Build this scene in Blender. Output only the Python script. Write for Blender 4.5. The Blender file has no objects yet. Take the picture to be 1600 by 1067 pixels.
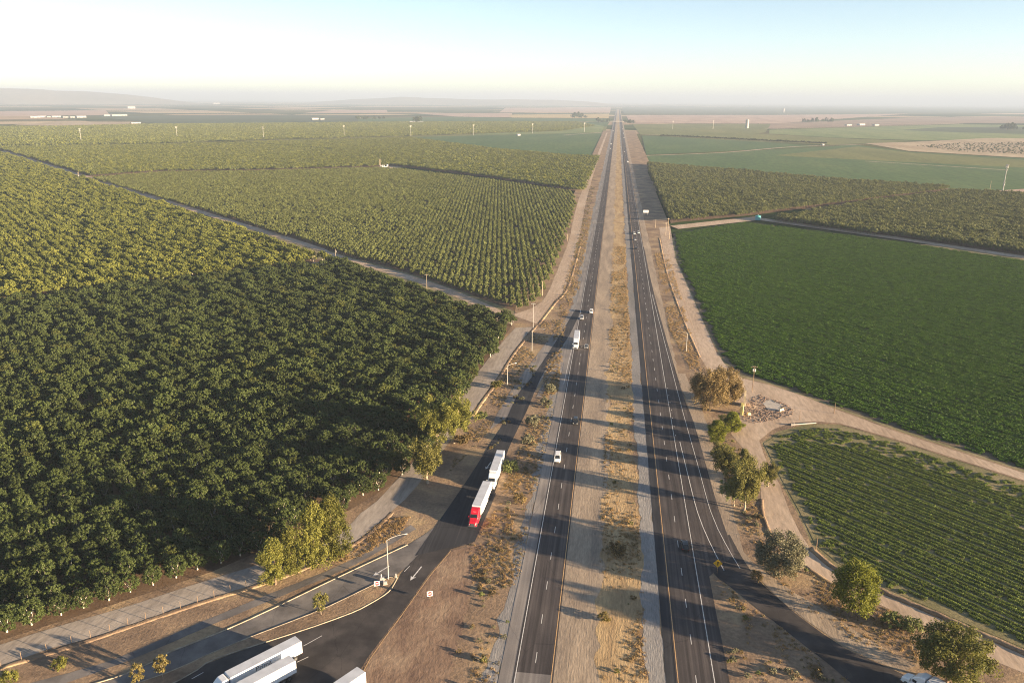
import bpy, bmesh, math, random
import numpy as np
from mathutils import Vector, Matrix

# ------------------------------------------------------------------ camera, sky, sun, exposure
SC = bpy.context.scene
COL = SC.collection
cam_data = bpy.data.cameras.new('camera')
cam_data.sensor_width = 36.0
cam_data.lens = 27.99
cam_data.clip_start = 1.0
cam_data.clip_end = 400000.0
camera = bpy.data.objects.new('camera', cam_data)
COL.objects.link(camera)
PITCH, YAW, ROLL = math.radians(16.869), math.radians(7.169), math.radians(0.378)
camera.matrix_world = (Matrix.Translation((0, 0, 112.0)) @ Matrix.Rotation(YAW, 4, 'Z')
                       @ Matrix.Rotation(math.pi / 2 - PITCH, 4, 'X') @ Matrix.Rotation(ROLL, 4, 'Z'))
SC.camera = camera

SUN_EL = math.radians(8.8)
SUN_AZ = math.radians(-16.0)            # from +X, counter-clockwise: the sun stands to the right, a little behind the camera
world = bpy.data.worlds.new('World')
SC.world = world
world.use_nodes = True
wn = world.node_tree
bg = wn.nodes['Background']
sky = wn.nodes.new('ShaderNodeTexSky')
sky.sky_type = 'NISHITA'
sky.sun_disc = False
sky.sun_elevation = SUN_EL
sky.sun_rotation = math.pi / 2 - SUN_AZ
sky.altitude = 3000
sky.air_density = 0.85
sky.dust_density = 3.0
sky.ozone_density = 0.25
wn.links.new(sky.outputs[0], bg.inputs[0])
bg.inputs[1].default_value = 0.05

sun_data = bpy.data.lights.new('sun', 'SUN')
sun_data.energy = 5.0
sun_data.angle = math.radians(0.55)
sun_data.color = (1.0, 0.75, 0.48)
sun = bpy.data.objects.new('sun', sun_data)
COL.objects.link(sun)
SUN_DIR = Vector((math.cos(SUN_EL) * math.cos(SUN_AZ), math.cos(SUN_EL) * math.sin(SUN_AZ), math.sin(SUN_EL)))
sun.rotation_euler = SUN_DIR.to_track_quat('Z', 'Y').to_euler()
sun.location = SUN_DIR * 300

SC.view_settings.view_transform = 'Standard'
SC.view_settings.look = 'None'
SC.view_settings.gamma = 1.0
SC.view_settings.use_curve_mapping = False
SC.view_settings.exposure = 2.38
SC.render.engine = 'CYCLES'
cy = SC.cycles
cy.use_denoising = True
cy.denoising_prefilter = 'NONE'
cy.filter_width = 1.1
cy.max_bounces = 4
cy.diffuse_bounces = 2
cy.glossy_bounces = 2
cy.transmission_bounces = 3
cy.volume_bounces = 1
cy.transparent_max_bounces = 6
cy.caustics_reflective = False
cy.caustics_refractive = False
cy.sample_clamp_indirect = 8.0

RNG = random.Random(11)
NPR = np.random.default_rng(5)

# ------------------------------------------------------------------ small helpers
def tag(o, label=None, category=None, group=None, kind=None):
    if label: o['label'] = label
    if category: o['category'] = category
    if group: o['group'] = group
    if kind: o['kind'] = kind
    return o

def link(o, parent=None):
    COL.objects.link(o)
    if parent is not None:
        o.parent = parent
    return o

def empty(name, loc=(0, 0, 0), rz=0.0):
    o = bpy.data.objects.new(name, None)
    o.empty_display_size = 0.5
    o.location = loc
    o.rotation_euler = (0, 0, rz)
    return link(o)

def new_mesh(name, verts, faces, mats=(), smooth=False, idx=None):
    me = bpy.data.meshes.new(name)
    me.from_pydata([tuple(v) for v in verts], [], [tuple(f) for f in faces])
    for m in (mats if isinstance(mats, (list, tuple)) else [mats]):
        me.materials.append(m)
    if idx is not None:
        me.polygons.foreach_set('material_index', idx)
    if smooth:
        me.polygons.foreach_set('use_smooth', [True] * len(me.polygons))
    me.update()
    return me

def mobj(name, me, parent=None, loc=None):
    o = bpy.data.objects.new(name, me)
    if loc is not None:
        o.location = loc
    return link(o, parent)

class MB:
    """collects shapes; build() links them as one mesh object"""
    def __init__(s):
        s.v, s.f, s.m = [], [], []
    def add(s, verts, faces, mi=0):
        b = len(s.v)
        s.v += [tuple(v) for v in verts]
        s.f += [tuple(b + i for i in f) for f in faces]
        s.m += [mi] * len(faces)
        return s
    def box(s, c, d, mi=0, taper=(1, 1), rz=0.0):
        x, y, z = c; a, b, h = d[0] / 2, d[1] / 2, d[2] / 2
        tx, ty = taper
        vs = [(-a, -b, -h), (a, -b, -h), (a, b, -h), (-a, b, -h),
              (-a * tx, -b * ty, h), (a * tx, -b * ty, h), (a * tx, b * ty, h), (-a * tx, b * ty, h)]
        cr, sr = math.cos(rz), math.sin(rz)
        vs = [(x + p[0] * cr - p[1] * sr, y + p[0] * sr + p[1] * cr, z + p[2]) for p in vs]
        return s.add(vs, [(0, 3, 2, 1), (4, 5, 6, 7), (0, 1, 5, 4), (1, 2, 6, 5), (2, 3, 7, 6), (3, 0, 4, 7)], mi)
    def tube(s, pts, rads, n=8, mi=0, cap=True):
        pts = [Vector(p) for p in pts]
        if not isinstance(rads, (list, tuple)):
            rads = [rads] * len(pts)
        rings, vs = [], []
        for i, p in enumerate(pts):
            d = (pts[min(i + 1, len(pts) - 1)] - pts[max(i - 1, 0)]).normalized()
            u = d.orthogonal().normalized() if abs(d.z) < 0.9 else Vector((1, 0, 0))
            u = (u - d * u.dot(d)).normalized()
            w = d.cross(u)
            ring = []
            for k in range(n):
                a = 2 * math.pi * k / n
                q = p + (u * math.cos(a) + w * math.sin(a)) * rads[i]
                ring.append(len(vs)); vs.append(q)
            rings.append(ring)
        fs = []
        for r0, r1 in zip(rings, rings[1:]):
            for k in range(n):
                fs.append((r0[k], r0[(k + 1) % n], r1[(k + 1) % n], r1[k]))
        if cap:
            fs.append(tuple(reversed(rings[0]))); fs.append(tuple(rings[-1]))
        return s.add(vs, fs, mi)
    def loft(s, rings, mi=0, cap=True):
        n = len(rings[0]); vs = [p for r in rings for p in r]; fs = []
        for i in range(len(rings) - 1):
            for k in range(n):
                fs.append((i * n + k, i * n + (k + 1) % n, (i + 1) * n + (k + 1) % n, (i + 1) * n + k))
        if cap:
            fs.append(tuple(reversed(range(n)))); fs.append(tuple((len(rings) - 1) * n + k for k in range(n)))
        return s.add(vs, fs, mi)
    def mesh(s, name, mats, smooth=False, bevel=0.0):
        me = new_mesh(name, s.v, s.f, mats, smooth, s.m)
        bm = bmesh.new(); bm.from_mesh(me)
        bmesh.ops.recalc_face_normals(bm, faces=bm.faces)
        if bevel > 0:
            bmesh.ops.bevel(bm, geom=[e for e in bm.edges if e.is_manifold and e.calc_face_angle(0) > 0.5], offset=bevel,
                            segments=2, affect='EDGES', clamp_overlap=True)
        bm.to_mesh(me); bm.free()
        return me
    def build(s, name, mats, parent=None, smooth=False, bevel=0.0, loc=None):
        return mobj(name, s.mesh(name, mats, smooth, bevel), parent, loc)

def sheet(name, poly, z, mat, kind='structure', parent=None):
    me = new_mesh(name, [(p[0], p[1], z) for p in poly], [tuple(range(len(poly)))], mat)
    bm = bmesh.new(); bm.from_mesh(me)
    for f in bm.faces:
        if f.normal.z < 0: f.normal_flip()
    bmesh.ops.triangulate(bm, faces=bm.faces, ngon_method='EAR_CLIP')
    for f in bm.faces:
        if f.normal.z < 0: f.normal_flip()
    bm.to_mesh(me); bm.free()
    o = mobj(name, me, parent)
    if kind and parent is None: o['kind'] = kind
    return o

def smooth_line(pts, step=6.0):
    """Catmull-Rom through the points"""
    P = [Vector((p[0], p[1])) for p in pts]
    P = [P[0] * 2 - P[1]] + P + [P[-1] * 2 - P[-2]]
    out = []
    for i in range(1, len(P) - 2):
        n = max(2, int((P[i + 1] - P[i]).length / step))
        for k in range(n):
            t = k / n
            a, b, c, d = P[i - 1], P[i], P[i + 1], P[i + 2]
            out.append(0.5 * ((2 * b) + (c - a) * t + (2 * a - 5 * b + 4 * c - d) * t * t + (3 * b - a - 3 * c + d) * t ** 3))
    out.append(P[-2])
    return out

def resample(pts, n):
    P = [Vector((p[0], p[1])) for p in pts]
    L = [0]
    for a, b in zip(P, P[1:]): L.append(L[-1] + (b - a).length)
    out = []
    for k in range(n):
        t = L[-1] * k / (n - 1)
        i = 0
        while i < len(L) - 2 and L[i + 1] < t: i += 1
        u = (t - L[i]) / max(1e-6, L[i + 1] - L[i])
        out.append(P[i].lerp(P[i + 1], u))
    return out

def ribbon(name, left, right, z, mat, n=60, parent=None, kind='structure', rough=0.0):
    A = resample(smooth_line(left), n); B = resample(smooth_line(right), n)
    if rough:
        A = [p + Vector((RNG.uniform(-rough, rough), 0)) for p in A]
        B = [p + Vector((RNG.uniform(-rough, rough), 0)) for p in B]
    vs = [(p.x, p.y, z) for p in A] + [(p.x, p.y, z) for p in B]
    fs = [(i, n + i, n + i + 1, i + 1) for i in range(n - 1)]
    me = new_mesh(name, vs, fs, mat)
    bm = bmesh.new(); bm.from_mesh(me)
    for f in bm.faces:
        if f.normal.z < 0: f.normal_flip()
    bm.to_mesh(me); bm.free()
    o = mobj(name, me, parent)
    if kind and parent is None: o['kind'] = kind
    return o

def offset_line(pts, w):
    P = [Vector((p[0], p[1])) for p in pts]; A, B = [], []
    for i, p in enumerate(P):
        d = (P[min(i + 1, len(P) - 1)] - P[max(i - 1, 0)]).normalized()
        q = Vector((-d.y, d.x)) * w / 2
        A.append(p + q); B.append(p - q)
    return A, B

def stripe(name, pts, w, z, mat, parent=None, smooth=True, kind=None):
    pts = smooth_line(pts) if smooth and len(pts) > 2 else [Vector((p[0], p[1])) for p in pts]
    A, B = offset_line(pts, w); n = len(A)
    me = new_mesh(name, [(p.x, p.y, z) for p in A] + [(p.x, p.y, z) for p in B],
                  [(i + 1, i, n + i, n + i + 1) for i in range(n - 1)], mat)
    bm = bmesh.new(); bm.from_mesh(me)
    for f in bm.faces:
        if f.normal.z < 0: f.normal_flip()
    bm.to_mesh(me); bm.free()
    o = mobj(name, me, parent)
    if kind: o['kind'] = kind
    return o

def kerb(name, pts, w, z0, h, mat, parent=None, smooth=True):
    pts = smooth_line(pts, 4) if smooth and len(pts) > 2 else [Vector((p[0], p[1])) for p in pts]
    A, B = offset_line(pts, w); A2, B2 = offset_line(pts, w * 0.75)
    rings = [[(A[i].x, A[i].y, z0), (A2[i].x, A2[i].y, z0 + h), (B2[i].x, B2[i].y, z0 + h), (B[i].x, B[i].y, z0)] for i in range(len(A))]
    return MB().loft(rings).build(name, mat, parent)

def in_poly(x, y, poly):
    px = np.array([p[0] for p in poly]); py = np.array([p[1] for p in poly])
    inside = np.zeros(x.shape, bool); j = len(poly) - 1
    for i in range(len(poly)):
        c = ((py[i] > y) != (py[j] > y)) & (x < (px[j] - px[i]) * (y - py[i]) / (py[j] - py[i] + 1e-9) + px[i])
        inside ^= c; j = i
    return inside

def edge_dist(x, y, poly):
    d = np.full(x.shape, 1e9)
    for i in range(len(poly)):
        ax, ay = poly[i]; bx, by = poly[(i + 1) % len(poly)]
        L2 = (bx - ax) ** 2 + (by - ay) ** 2 + 1e-9
        t = np.clip(((x - ax) * (bx - ax) + (y - ay) * (by - ay)) / L2, 0, 1)
        d = np.minimum(d, np.hypot(x - ax - t * (bx - ax), y - ay - t * (by - ay)))
    return d

def grid_points(poly, du, dv, ang, jitter=0.0, origin=(0, 0), inset=0.0):
    """points of a grid turned by ang that fall inside poly"""
    P = np.array([(p[0], p[1]) for p in poly]) - np.array(origin)
    c, s = math.cos(ang), math.sin(ang)
    U = P[:, 0] * c + P[:, 1] * s; V = -P[:, 0] * s + P[:, 1] * c
    u = np.arange(math.floor(U.min() / du), math.ceil(U.max() / du) + 1) * du
    v = np.arange(math.floor(V.min() / dv), math.ceil(V.max() / dv) + 1) * dv
    uu, vv = np.meshgrid(u, v); uu = uu.ravel(); vv = vv.ravel()
    uu = uu + NPR.uniform(-jitter, jitter, uu.shape); vv = vv + NPR.uniform(-jitter, jitter, vv.shape)
    x = uu * c - vv * s + origin[0]; y = uu * s + vv * c + origin[1]
    k = in_poly(x, y, poly)
    return x[k], y[k]

def in_view(x, y, z=0.0, margin=1.12):
    """keeps what the camera could see, with a margin round the frame"""
    M = camera.matrix_world.inverted()
    X = np.stack([x, y, np.full_like(x, z), np.ones_like(x)])
    C = np.array(M) @ X
    d = -C[2]
    sx = C[0] / d * 1244 / 800; sy = C[1] / d * 1244 / 533
    return (d > 1) & (np.abs(sx) < margin) & (np.abs(sy) < margin)
# ------------------------------------------------------------------ materials
def nt(name):
    m = bpy.data.materials.new(name); m.use_nodes = True
    t = m.node_tree; b = t.nodes['Principled BSDF']
    return m, t, b

def N(t, kind, **kw):
    n = t.nodes.new(kind)
    for k, v in kw.items():
        if k.startswith('i_'): n.inputs[k[2:].replace('_', ' ')].default_value = v
        else: setattr(n, k, v)
    return n

def coords(t, scale=(1, 1, 1), rot=0.0, src='Object'):
    tc = N(t, 'ShaderNodeTexCoord'); mp = N(t, 'ShaderNodeMapping')
    mp.inputs['Scale'].default_value = scale
    mp.inputs['Rotation'].default_value = (0, 0, rot)
    t.links.new(tc.outputs[src], mp.inputs['Vector'])
    return mp.outputs[0]

def noise(t, vec, scale, detail=4.0, rough=0.55, dist=0.0):
    n = N(t, 'ShaderNodeTexNoise')
    n.inputs['Scale'].default_value = scale; n.inputs['Detail'].default_value = detail
    n.inputs['Roughness'].default_value = rough; n.inputs['Distortion'].default_value = dist
    t.links.new(vec, n.inputs['Vector'])
    return n.outputs['Fac']

def ramp(t, fac, stops):
    r = N(t, 'ShaderNodeValToRGB')
    e = r.color_ramp.elements
    while len(e) < len(stops): e.new(0.5)
    for i, (p, c) in enumerate(stops):
        e[i].position = p
        e[i].color = (*c, 1) if len(c) == 3 else c
    t.links.new(fac, r.inputs[0])
    return r.outputs[0]

def mix(t, fac, a, b, mode='MIX'):
    m = N(t, 'ShaderNodeMix', data_type='RGBA', blend_type=mode)
    for sock, val in ((m.inputs[0], fac), (m.inputs[6], a), (m.inputs[7], b)):
        if isinstance(val, (int, float)): sock.default_value = val
        elif isinstance(val, tuple): sock.default_value = (*val, 1) if len(val) == 3 else val
        else: t.links.new(val, sock)
    return m.outputs[2]

def math_n(t, op, a, b=0.0, clamp=False):
    m = N(t, 'ShaderNodeMath', operation=op, use_clamp=clamp)
    for s, v in ((m.inputs[0], a), (m.inputs[1], b)):
        if isinstance(v, (int, float)): s.default_value = v
        else: t.links.new(v, s)
    return m.outputs[0]

def bump(t, b, height, strength=0.3, dist=0.1):
    n = N(t, 'ShaderNodeBump'); n.inputs['Strength'].default_value = strength; n.inputs['Distance'].default_value = dist
    t.links.new(height, n.inputs['Height']); t.links.new(n.outputs[0], b.inputs['Normal'])

def plain(name, col, rough=0.6, metal=0.0, var=0.12, scale=6.0, coat=0.0, spec=0.5):
    """a paint or solid whose tone wanders a little"""
    m, t, b = nt(name)
    v = coords(t)
    f = noise(t, v, scale, 3)
    lo = tuple(max(0, c * (1 - var)) for c in col); hi = tuple(min(1, c * (1 + var)) for c in col)
    t.links.new(ramp(t, f, [(0.3, lo), (0.7, hi)]), b.inputs['Base Color'])
    b.inputs['Roughness'].default_value = rough; b.inputs['Metallic'].default_value = metal
    b.inputs['Coat Weight'].default_value = coat; b.inputs['Specular IOR Level'].default_value = spec
    return m

def soil(name, a, b_, c, s1=0.05, s2=0.9, rough=0.95, strength=0.5, stretch=(1, 1, 1), rot=0.0, dist=0.25):
    """three-tone earth: broad patches, stones and grain"""
    m, t, b = nt(name)
    v = coords(t, stretch, rot)
    f1 = noise(t, v, s1, 5, 0.6, 0.4); f2 = noise(t, v, s2, 6, 0.7)
    col = ramp(t, f1, [(0.32, a), (0.52, b_), (0.7, c)])
    g = ramp(t, f2, [(0.25, (0.62, 0.62, 0.62)), (0.55, (1, 1, 1)), (0.8, (1.3, 1.3, 1.28))])
    t.links.new(mix(t, 1.0, col, g, 'MULTIPLY'), b.inputs['Base Color'])
    b.inputs['Roughness'].default_value = rough; b.inputs['Specular IOR Level'].default_value = 0.15
    bump(t, b, f2, strength, dist)
    return m

def asphalt(name, base, tint, along='Y', worn=1.0):
    """asphalt with wheel paths along the road, patches and grain"""
    m, t, b = nt(name)
    v = coords(t); vs = coords(t, (1.0, 0.018, 1) if along == 'Y' else (0.12, 0.12, 1))
    st = noise(t, vs, 1.1, 4, 0.6); pa = noise(t, v, 0.06, 3, 0.5); gr = noise(t, v, 5.0, 4, 0.7)
    c = ramp(t, st, [(0.34, tuple(k * (1 - 0.34 * worn) for k in base)), (0.5, base), (0.66, tuple(k * (1 + .18 * worn) for k in tint))])
    c = mix(t, 1.0, c, ramp(t, pa, [(0.35, (0.8, 0.8, 0.82)), (0.65, (1.18, 1.16, 1.13))]), 'MULTIPLY')
    c = mix(t, 1.0, c, ramp(t, gr, [(0.2, (0.8, 0.8, 0.8)), (0.8, (1.2, 1.2, 1.2))]), 'MULTIPLY')
    # crack sealing and joints
    cr = N(t, 'ShaderNodeTexVoronoi', feature='DISTANCE_TO_EDGE'); cr.inputs['Scale'].default_value = 0.045
    wv = coords(t, (1.8, 0.7, 1)); nz = noise(t, v, 0.4, 3)
    off = N(t, 'ShaderNodeVectorMath', operation='ADD'); t.links.new(wv, off.inputs[0]); t.links.new(nz, off.inputs[1])
    t.links.new(off.outputs[0], cr.inputs['Vector'])
    k = ramp(t, cr.outputs['Distance'], [(0.0, (0.62, 0.62, 0.64)), (0.006, (1, 1, 1))])
    c = mix(t, 0.75, c, mix(t, 1.0, c, k, 'MULTIPLY'))
    t.links.new(c, b.inputs['Base Color'])
    b.inputs['Roughness'].default_value = 0.85; b.inputs['Specular IOR Level'].default_value = 0.25
    bump(t, b, gr, 0.15, 0.02)
    return m

def leaf(name, dark, light, yellow=None, trans=0.35, scale=0.6):
    """foliage: tone by leaf clump and by tree, some light coming through"""
    m, t, b = nt(name)
    oi = N(t, 'ShaderNodeObjectInfo'); g = N(t, 'ShaderNodeNewGeometry')
    v = coords(t)
    f = noise(t, v, scale, 3)
    f = math_n(t, 'ADD', math_n(t, 'MULTIPLY', f, 0.75), math_n(t, 'MULTIPLY', g.outputs['Random Per Island'], 0.28))
    c = ramp(t, f, [(0.3, dark), (0.72, light)])
    if yellow:
        c = mix(t, math_n(t, 'MULTIPLY', math_n(t, 'POWER', oi.outputs['Random'], 1.6), 0.8), c, yellow)
    hv = N(t, 'ShaderNodeHueSaturation'); t.links.new(c, hv.inputs['Color'])
    t.links.new(math_n(t, 'ADD', math_n(t, 'MULTIPLY', oi.outputs['Random'], 0.5), 0.75), hv.inputs['Value'])
    c = hv.outputs[0]
    t.links.new(c, b.inputs['Base Color'])
    b.inputs['Roughness'].default_value = 0.6; b.inputs['Specular IOR Level'].default_value = 0.25
    tr = N(t, 'ShaderNodeBsdfTranslucent'); t.links.new(c, tr.inputs['Color'])
    ms = N(t, 'ShaderNodeMixShader'); ms.inputs[0].default_value = trans
    t.links.new(b.outputs[0], ms.inputs[1]); t.links.new(tr.outputs[0], ms.inputs[2])
    t.links.new(ms.outputs[0], t.nodes['Material Output'].inputs['Surface'])
    return m

M = {}
# ground
M['orchard_floor'] = soil('orchard_floor', (0.13, 0.085, 0.055), (0.17, 0.115, 0.075), (0.2, 0.14, 0.09), 0.12, 1.5)
M['verge'] = soil('verge', (0.17, 0.12, 0.085), (0.29, 0.205, 0.135), (0.43, 0.315, 0.18), 0.07, 1.1, strength=0.8)
M['red_dirt'] = soil('red_dirt', (0.17, 0.11, 0.08), (0.26, 0.175, 0.12), (0.36, 0.26, 0.175), 0.12, 0.9, strength=0.5, stretch=(1.3, 0.6, 1), rot=-0.35)
M['dirt_road'] = soil('dirt_road', (0.40, 0.30, 0.215), (0.47, 0.36, 0.265), (0.53, 0.42, 0.32), 0.05, 0.7, strength=0.2, stretch=(1.3, 0.25, 1))
M['dirt_grey'] = soil('dirt_grey', (0.31, 0.265, 0.225), (0.37, 0.32, 0.27), (0.43, 0.37, 0.31), 0.05, 0.7, strength=0.2, stretch=(1.3, 0.25, 1))
M['gravel'] = soil('gravel', (0.19, 0.182, 0.175), (0.26, 0.246, 0.235), (0.34, 0.32, 0.295), 0.08, 2.2, strength=0.5, stretch=(1.5, 0.2, 1))
M['straw_ground'] = soil('straw_ground', (0.28, 0.195, 0.11), (0.42, 0.30, 0.165), (0.5, 0.375, 0.21), 0.10, 1.3, strength=0.9, stretch=(1.5, 0.3, 1))
M['tan_shoulder'] = soil('tan_shoulder', (0.27, 0.215, 0.165), (0.36, 0.285, 0.21), (0.46, 0.36, 0.26), 0.13, 1.6, strength=0.35, stretch=(1.5, 0.22, 1))
M['crop_soil'] = soil('crop_soil', (0.10, 0.085, 0.055), (0.15, 0.12, 0.08), (0.22, 0.165, 0.11), 0.06, 1.2)
M['weedy_soil'] = soil('weedy_soil', (0.15, 0.145, 0.065), (0.24, 0.205, 0.11), (0.33, 0.27, 0.165), 0.09, 1.2, strength=0.5)
# pavement
M['asphalt'] = asphalt('asphalt', (0.067, 0.058, 0.056), (0.092, 0.08, 0.075))
M['asphalt_dark'] = asphalt('asphalt_dark', (0.035, 0.036, 0.041), (0.046, 0.046, 0.05), worn=0.6)
M['asphalt_ramp'] = asphalt('asphalt_ramp', (0.052, 0.047, 0.046), (0.072, 0.064, 0.06), along='')
M['asphalt_old'] = asphalt('asphalt_old', (0.16, 0.148, 0.14), (0.2, 0.183, 0.168), along='')
M['shoulder'] = asphalt('shoulder', (0.22, 0.2, 0.185), (0.26, 0.237, 0.215), worn=0.5)
M['concrete'] = plain('concrete', (0.42, 0.38, 0.33), 0.85, var=0.2, scale=1.2)
M['kerb'] = plain('kerb', (0.33, 0.28, 0.21), 0.85, var=0.35, scale=0.6)
M['white_line'] = plain('white_line', (0.62, 0.60, 0.57), 0.7, var=0.25, scale=1.5)
M['yellow_line'] = plain('yellow_line', (0.58, 0.36, 0.16), 0.7, var=0.2, scale=1.5)
# vehicles
M['white_paint'] = plain('white_paint', (0.78, 0.78, 0.77), 0.35, var=0.05, scale=0.8, coat=0.3)
M['trailer_white'] = plain('trailer_white', (0.72, 0.74, 0.76), 0.45, var=0.07, scale=0.6)
M['trailer_roof'] = plain('trailer_roof', (0.52, 0.54, 0.57), 0.5, var=0.1, scale=0.5)
M['red_paint'] = plain('red_paint', (0.55, 0.012, 0.03), 0.35, var=0.08, scale=0.8, coat=0.4)
M['green_paint'] = plain('green_paint', (0.06, 0.25, 0.07), 0.4, var=0.1, coat=0.2)
M['yellow_paint'] = plain('yellow_paint', (0.62, 0.42, 0.04), 0.45, var=0.1)
M['black_paint'] = plain('black_paint', (0.012, 0.013, 0.015), 0.3, var=0.1, coat=0.5)
M['grey_paint'] = plain('grey_paint', (0.16, 0.17, 0.18), 0.35, var=0.08, coat=0.4)
M['silver_paint'] = plain('silver_paint', (0.42, 0.43, 0.44), 0.35, metal=0.3, var=0.06, coat=0.4)
M['glass'] = plain('glass', (0.02, 0.025, 0.03), 0.08, var=0.1)
M['rubber'] = plain('rubber', (0.018, 0.018, 0.018), 0.85)
M['chrome'] = plain('chrome', (0.6, 0.6, 0.6), 0.25, metal=0.9, var=0.05)
M['lamp_lens'] = plain('lamp_lens', (0.75, 0.75, 0.7), 0.2)
M['tail_lens'] = plain('tail_lens', (0.4, 0.015, 0.015), 0.25)
M['chassis'] = plain('chassis', (0.03, 0.03, 0.032), 0.7)
M['ink'] = plain('ink', (0.03, 0.035, 0.05), 0.5)
# street furniture and buildings
M['galvanised'] = plain('galvanised', (0.50, 0.49, 0.46), 0.5, metal=0.3, var=0.1)
M['wood_pole'] = plain('wood_pole', (0.22, 0.15, 0.095), 0.9, var=0.3, scale=2)
M['wood_pale'] = plain('wood_pale', (0.42, 0.34, 0.24), 0.9, var=0.25, scale=2)
M['sign_yellow'] = plain('sign_yellow', (0.72, 0.40, 0.02), 0.5, var=0.05)
M['sign_red'] = plain('sign_red', (0.55, 0.03, 0.05), 0.5, var=0.05)
M['sign_white'] = plain('sign_white', (0.78, 0.76, 0.74), 0.5, var=0.04)
M['sign_black'] = plain('sign_black', (0.01, 0.01, 0.01), 0.5)
M['sign_back'] = plain('sign_back', (0.4, 0.4, 0.4), 0.5, metal=0.4)
M['teal'] = plain('teal', (0.07, 0.34, 0.36), 0.5, var=0.1)
M['building_white'] = plain('building_white', (0.34, 0.335, 0.32), 0.7, var=0.08, scale=0.2)
M['building_roof'] = plain('building_roof', (0.4, 0.39, 0.38), 0.6, var=0.15, scale=0.2)
M['ruin_wall'] = plain('ruin_wall', (0.62, 0.52, 0.34), 0.85, var=0.2, scale=1.5)
M['ruin_yellow'] = plain('ruin_yellow', (0.60, 0.50, 0.18), 0.85, var=0.2, scale=1.5)
M['rubble'] = plain('rubble', (0.2, 0.135, 0.1), 0.95, var=0.7, scale=0.6)
M['bark'] = plain('bark', (0.17, 0.125, 0.09), 0.95, var=0.35, scale=3)
M['bark_pale'] = plain('bark_pale', (0.38, 0.30, 0.22), 0.95, var=0.3, scale=3)
M['trunk_white'] = plain('trunk_white', (0.60, 0.55, 0.46), 0.9, var=0.15, scale=3)
# foliage
M['leaf_dark'] = leaf('leaf_dark', (0.030, 0.048, 0.012), (0.088, 0.112, 0.03), trans=0.2)
M['leaf_olive'] = leaf('leaf_olive', (0.085, 0.105, 0.018), (0.19, 0.215, 0.045), (0.2, 0.205, 0.04), trans=0.3)
M['leaf_young'] = leaf('leaf_young', (0.09, 0.11, 0.032), (0.2, 0.22, 0.068), trans=0.25)
M['leaf_right'] = leaf('leaf_right', (0.07, 0.085, 0.026), (0.175, 0.185, 0.06), trans=0.3)
M['leaf_euc'] = leaf('leaf_euc', (0.085, 0.088, 0.022), (0.2, 0.185, 0.05), trans=0.35)
M['leaf_poplar'] = leaf('leaf_poplar', (0.095, 0.105, 0.02), (0.22, 0.215, 0.048), trans=0.4)
M['leaf_bright'] = leaf('leaf_bright', (0.11, 0.135, 0.016), (0.25, 0.26, 0.034), trans=0.42)
M['leaf_sage'] = leaf('leaf_sage', (0.11, 0.115, 0.065), (0.235, 0.215, 0.13), trans=0.25)
M['leaf_brown'] = leaf('leaf_brown', (0.12, 0.09, 0.035), (0.25, 0.18, 0.075), trans=0.3)
M['leaf_autumn'] = leaf('leaf_autumn', (0.12, 0.10, 0.03), (0.25, 0.2, 0.065), trans=0.35)
M['leaf_crop'] = leaf('leaf_crop', (0.05, 0.108, 0.008), (0.1, 0.185, 0.016), trans=0.35, scale=0.5)
M['leaf_bean'] = leaf('leaf_bean', (0.1, 0.145, 0.022), (0.2, 0.245, 0.05), trans=0.35, scale=0.5)
M['straw'] = leaf('straw', (0.26, 0.17, 0.075), (0.46, 0.33, 0.16), trans=0.4, scale=0.4)
M['dry_weed'] = leaf('dry_weed', (0.13, 0.11, 0.05), (0.26, 0.21, 0.11), trans=0.3, scale=0.4)
M['wire'] = plain('wire', (0.2, 0.19, 0.18), 0.7)
# ------------------------------------------------------------------ the plain, far fields and hills
GRID = math.radians(44.6)          # farm tracks and tree rows run at this angle and square to it

def plain_material():
    m, t, b = nt('valley_floor')
    v = coords(t, (1, 1, 1), -GRID)
    sc = N(t, 'ShaderNodeVectorMath', operation='MULTIPLY'); sc.inputs[1].default_value = (1 / 790.0, 1 / 410.0, 0)
    t.links.new(v, sc.inputs[0])
    fl = N(t, 'ShaderNodeVectorMath', operation='FLOOR'); t.links.new(sc.outputs[0], fl.inputs[0])
    wn_ = N(t, 'ShaderNodeTexWhiteNoise', noise_dimensions='3D'); t.links.new(fl.outputs[0], wn_.inputs['Vector'])
    c = ramp(t, wn_.outputs['Value'], [(0.0, (0.045, 0.07, 0.025)), (0.22, (0.1, 0.11, 0.04)), (0.4, (0.075, 0.1, 0.04)), (0.55, (0.14, 0.13, 0.065)),
                                       (0.7, (0.4, 0.3, 0.2)), (0.82, (0.5, 0.4, 0.27)), (0.92, (0.09, 0.11, 0.045))])
    c.node.color_ramp.interpolation = 'CONSTANT'
    f = noise(t, v, 0.006, 5); g = noise(t, v, 0.08, 4)
    c = mix(t, 1.0, c, ramp(t, f, [(0.3, (0.75, 0.75, 0.75)), (0.7, (1.25, 1.22, 1.2))]), 'MULTIPLY')
    c = mix(t, 1.0, c, ramp(t, g, [(0.3, (0.85, 0.85, 0.85)), (0.7, (1.15, 1.15, 1.15))]), 'MULTIPLY')
    t.links.new(c, b.inputs['Base Color'])
    b.inputs['Roughness'].default_value = 1.0; b.inputs['Specular IOR Level'].default_value = 0.0
    return m

M['valley_floor'] = plain_material()
sheet('ground', [(-130000, -60000), (130000, -60000), (130000, 150000), (-130000, 150000)], -0.9, M['valley_floor'])

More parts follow.
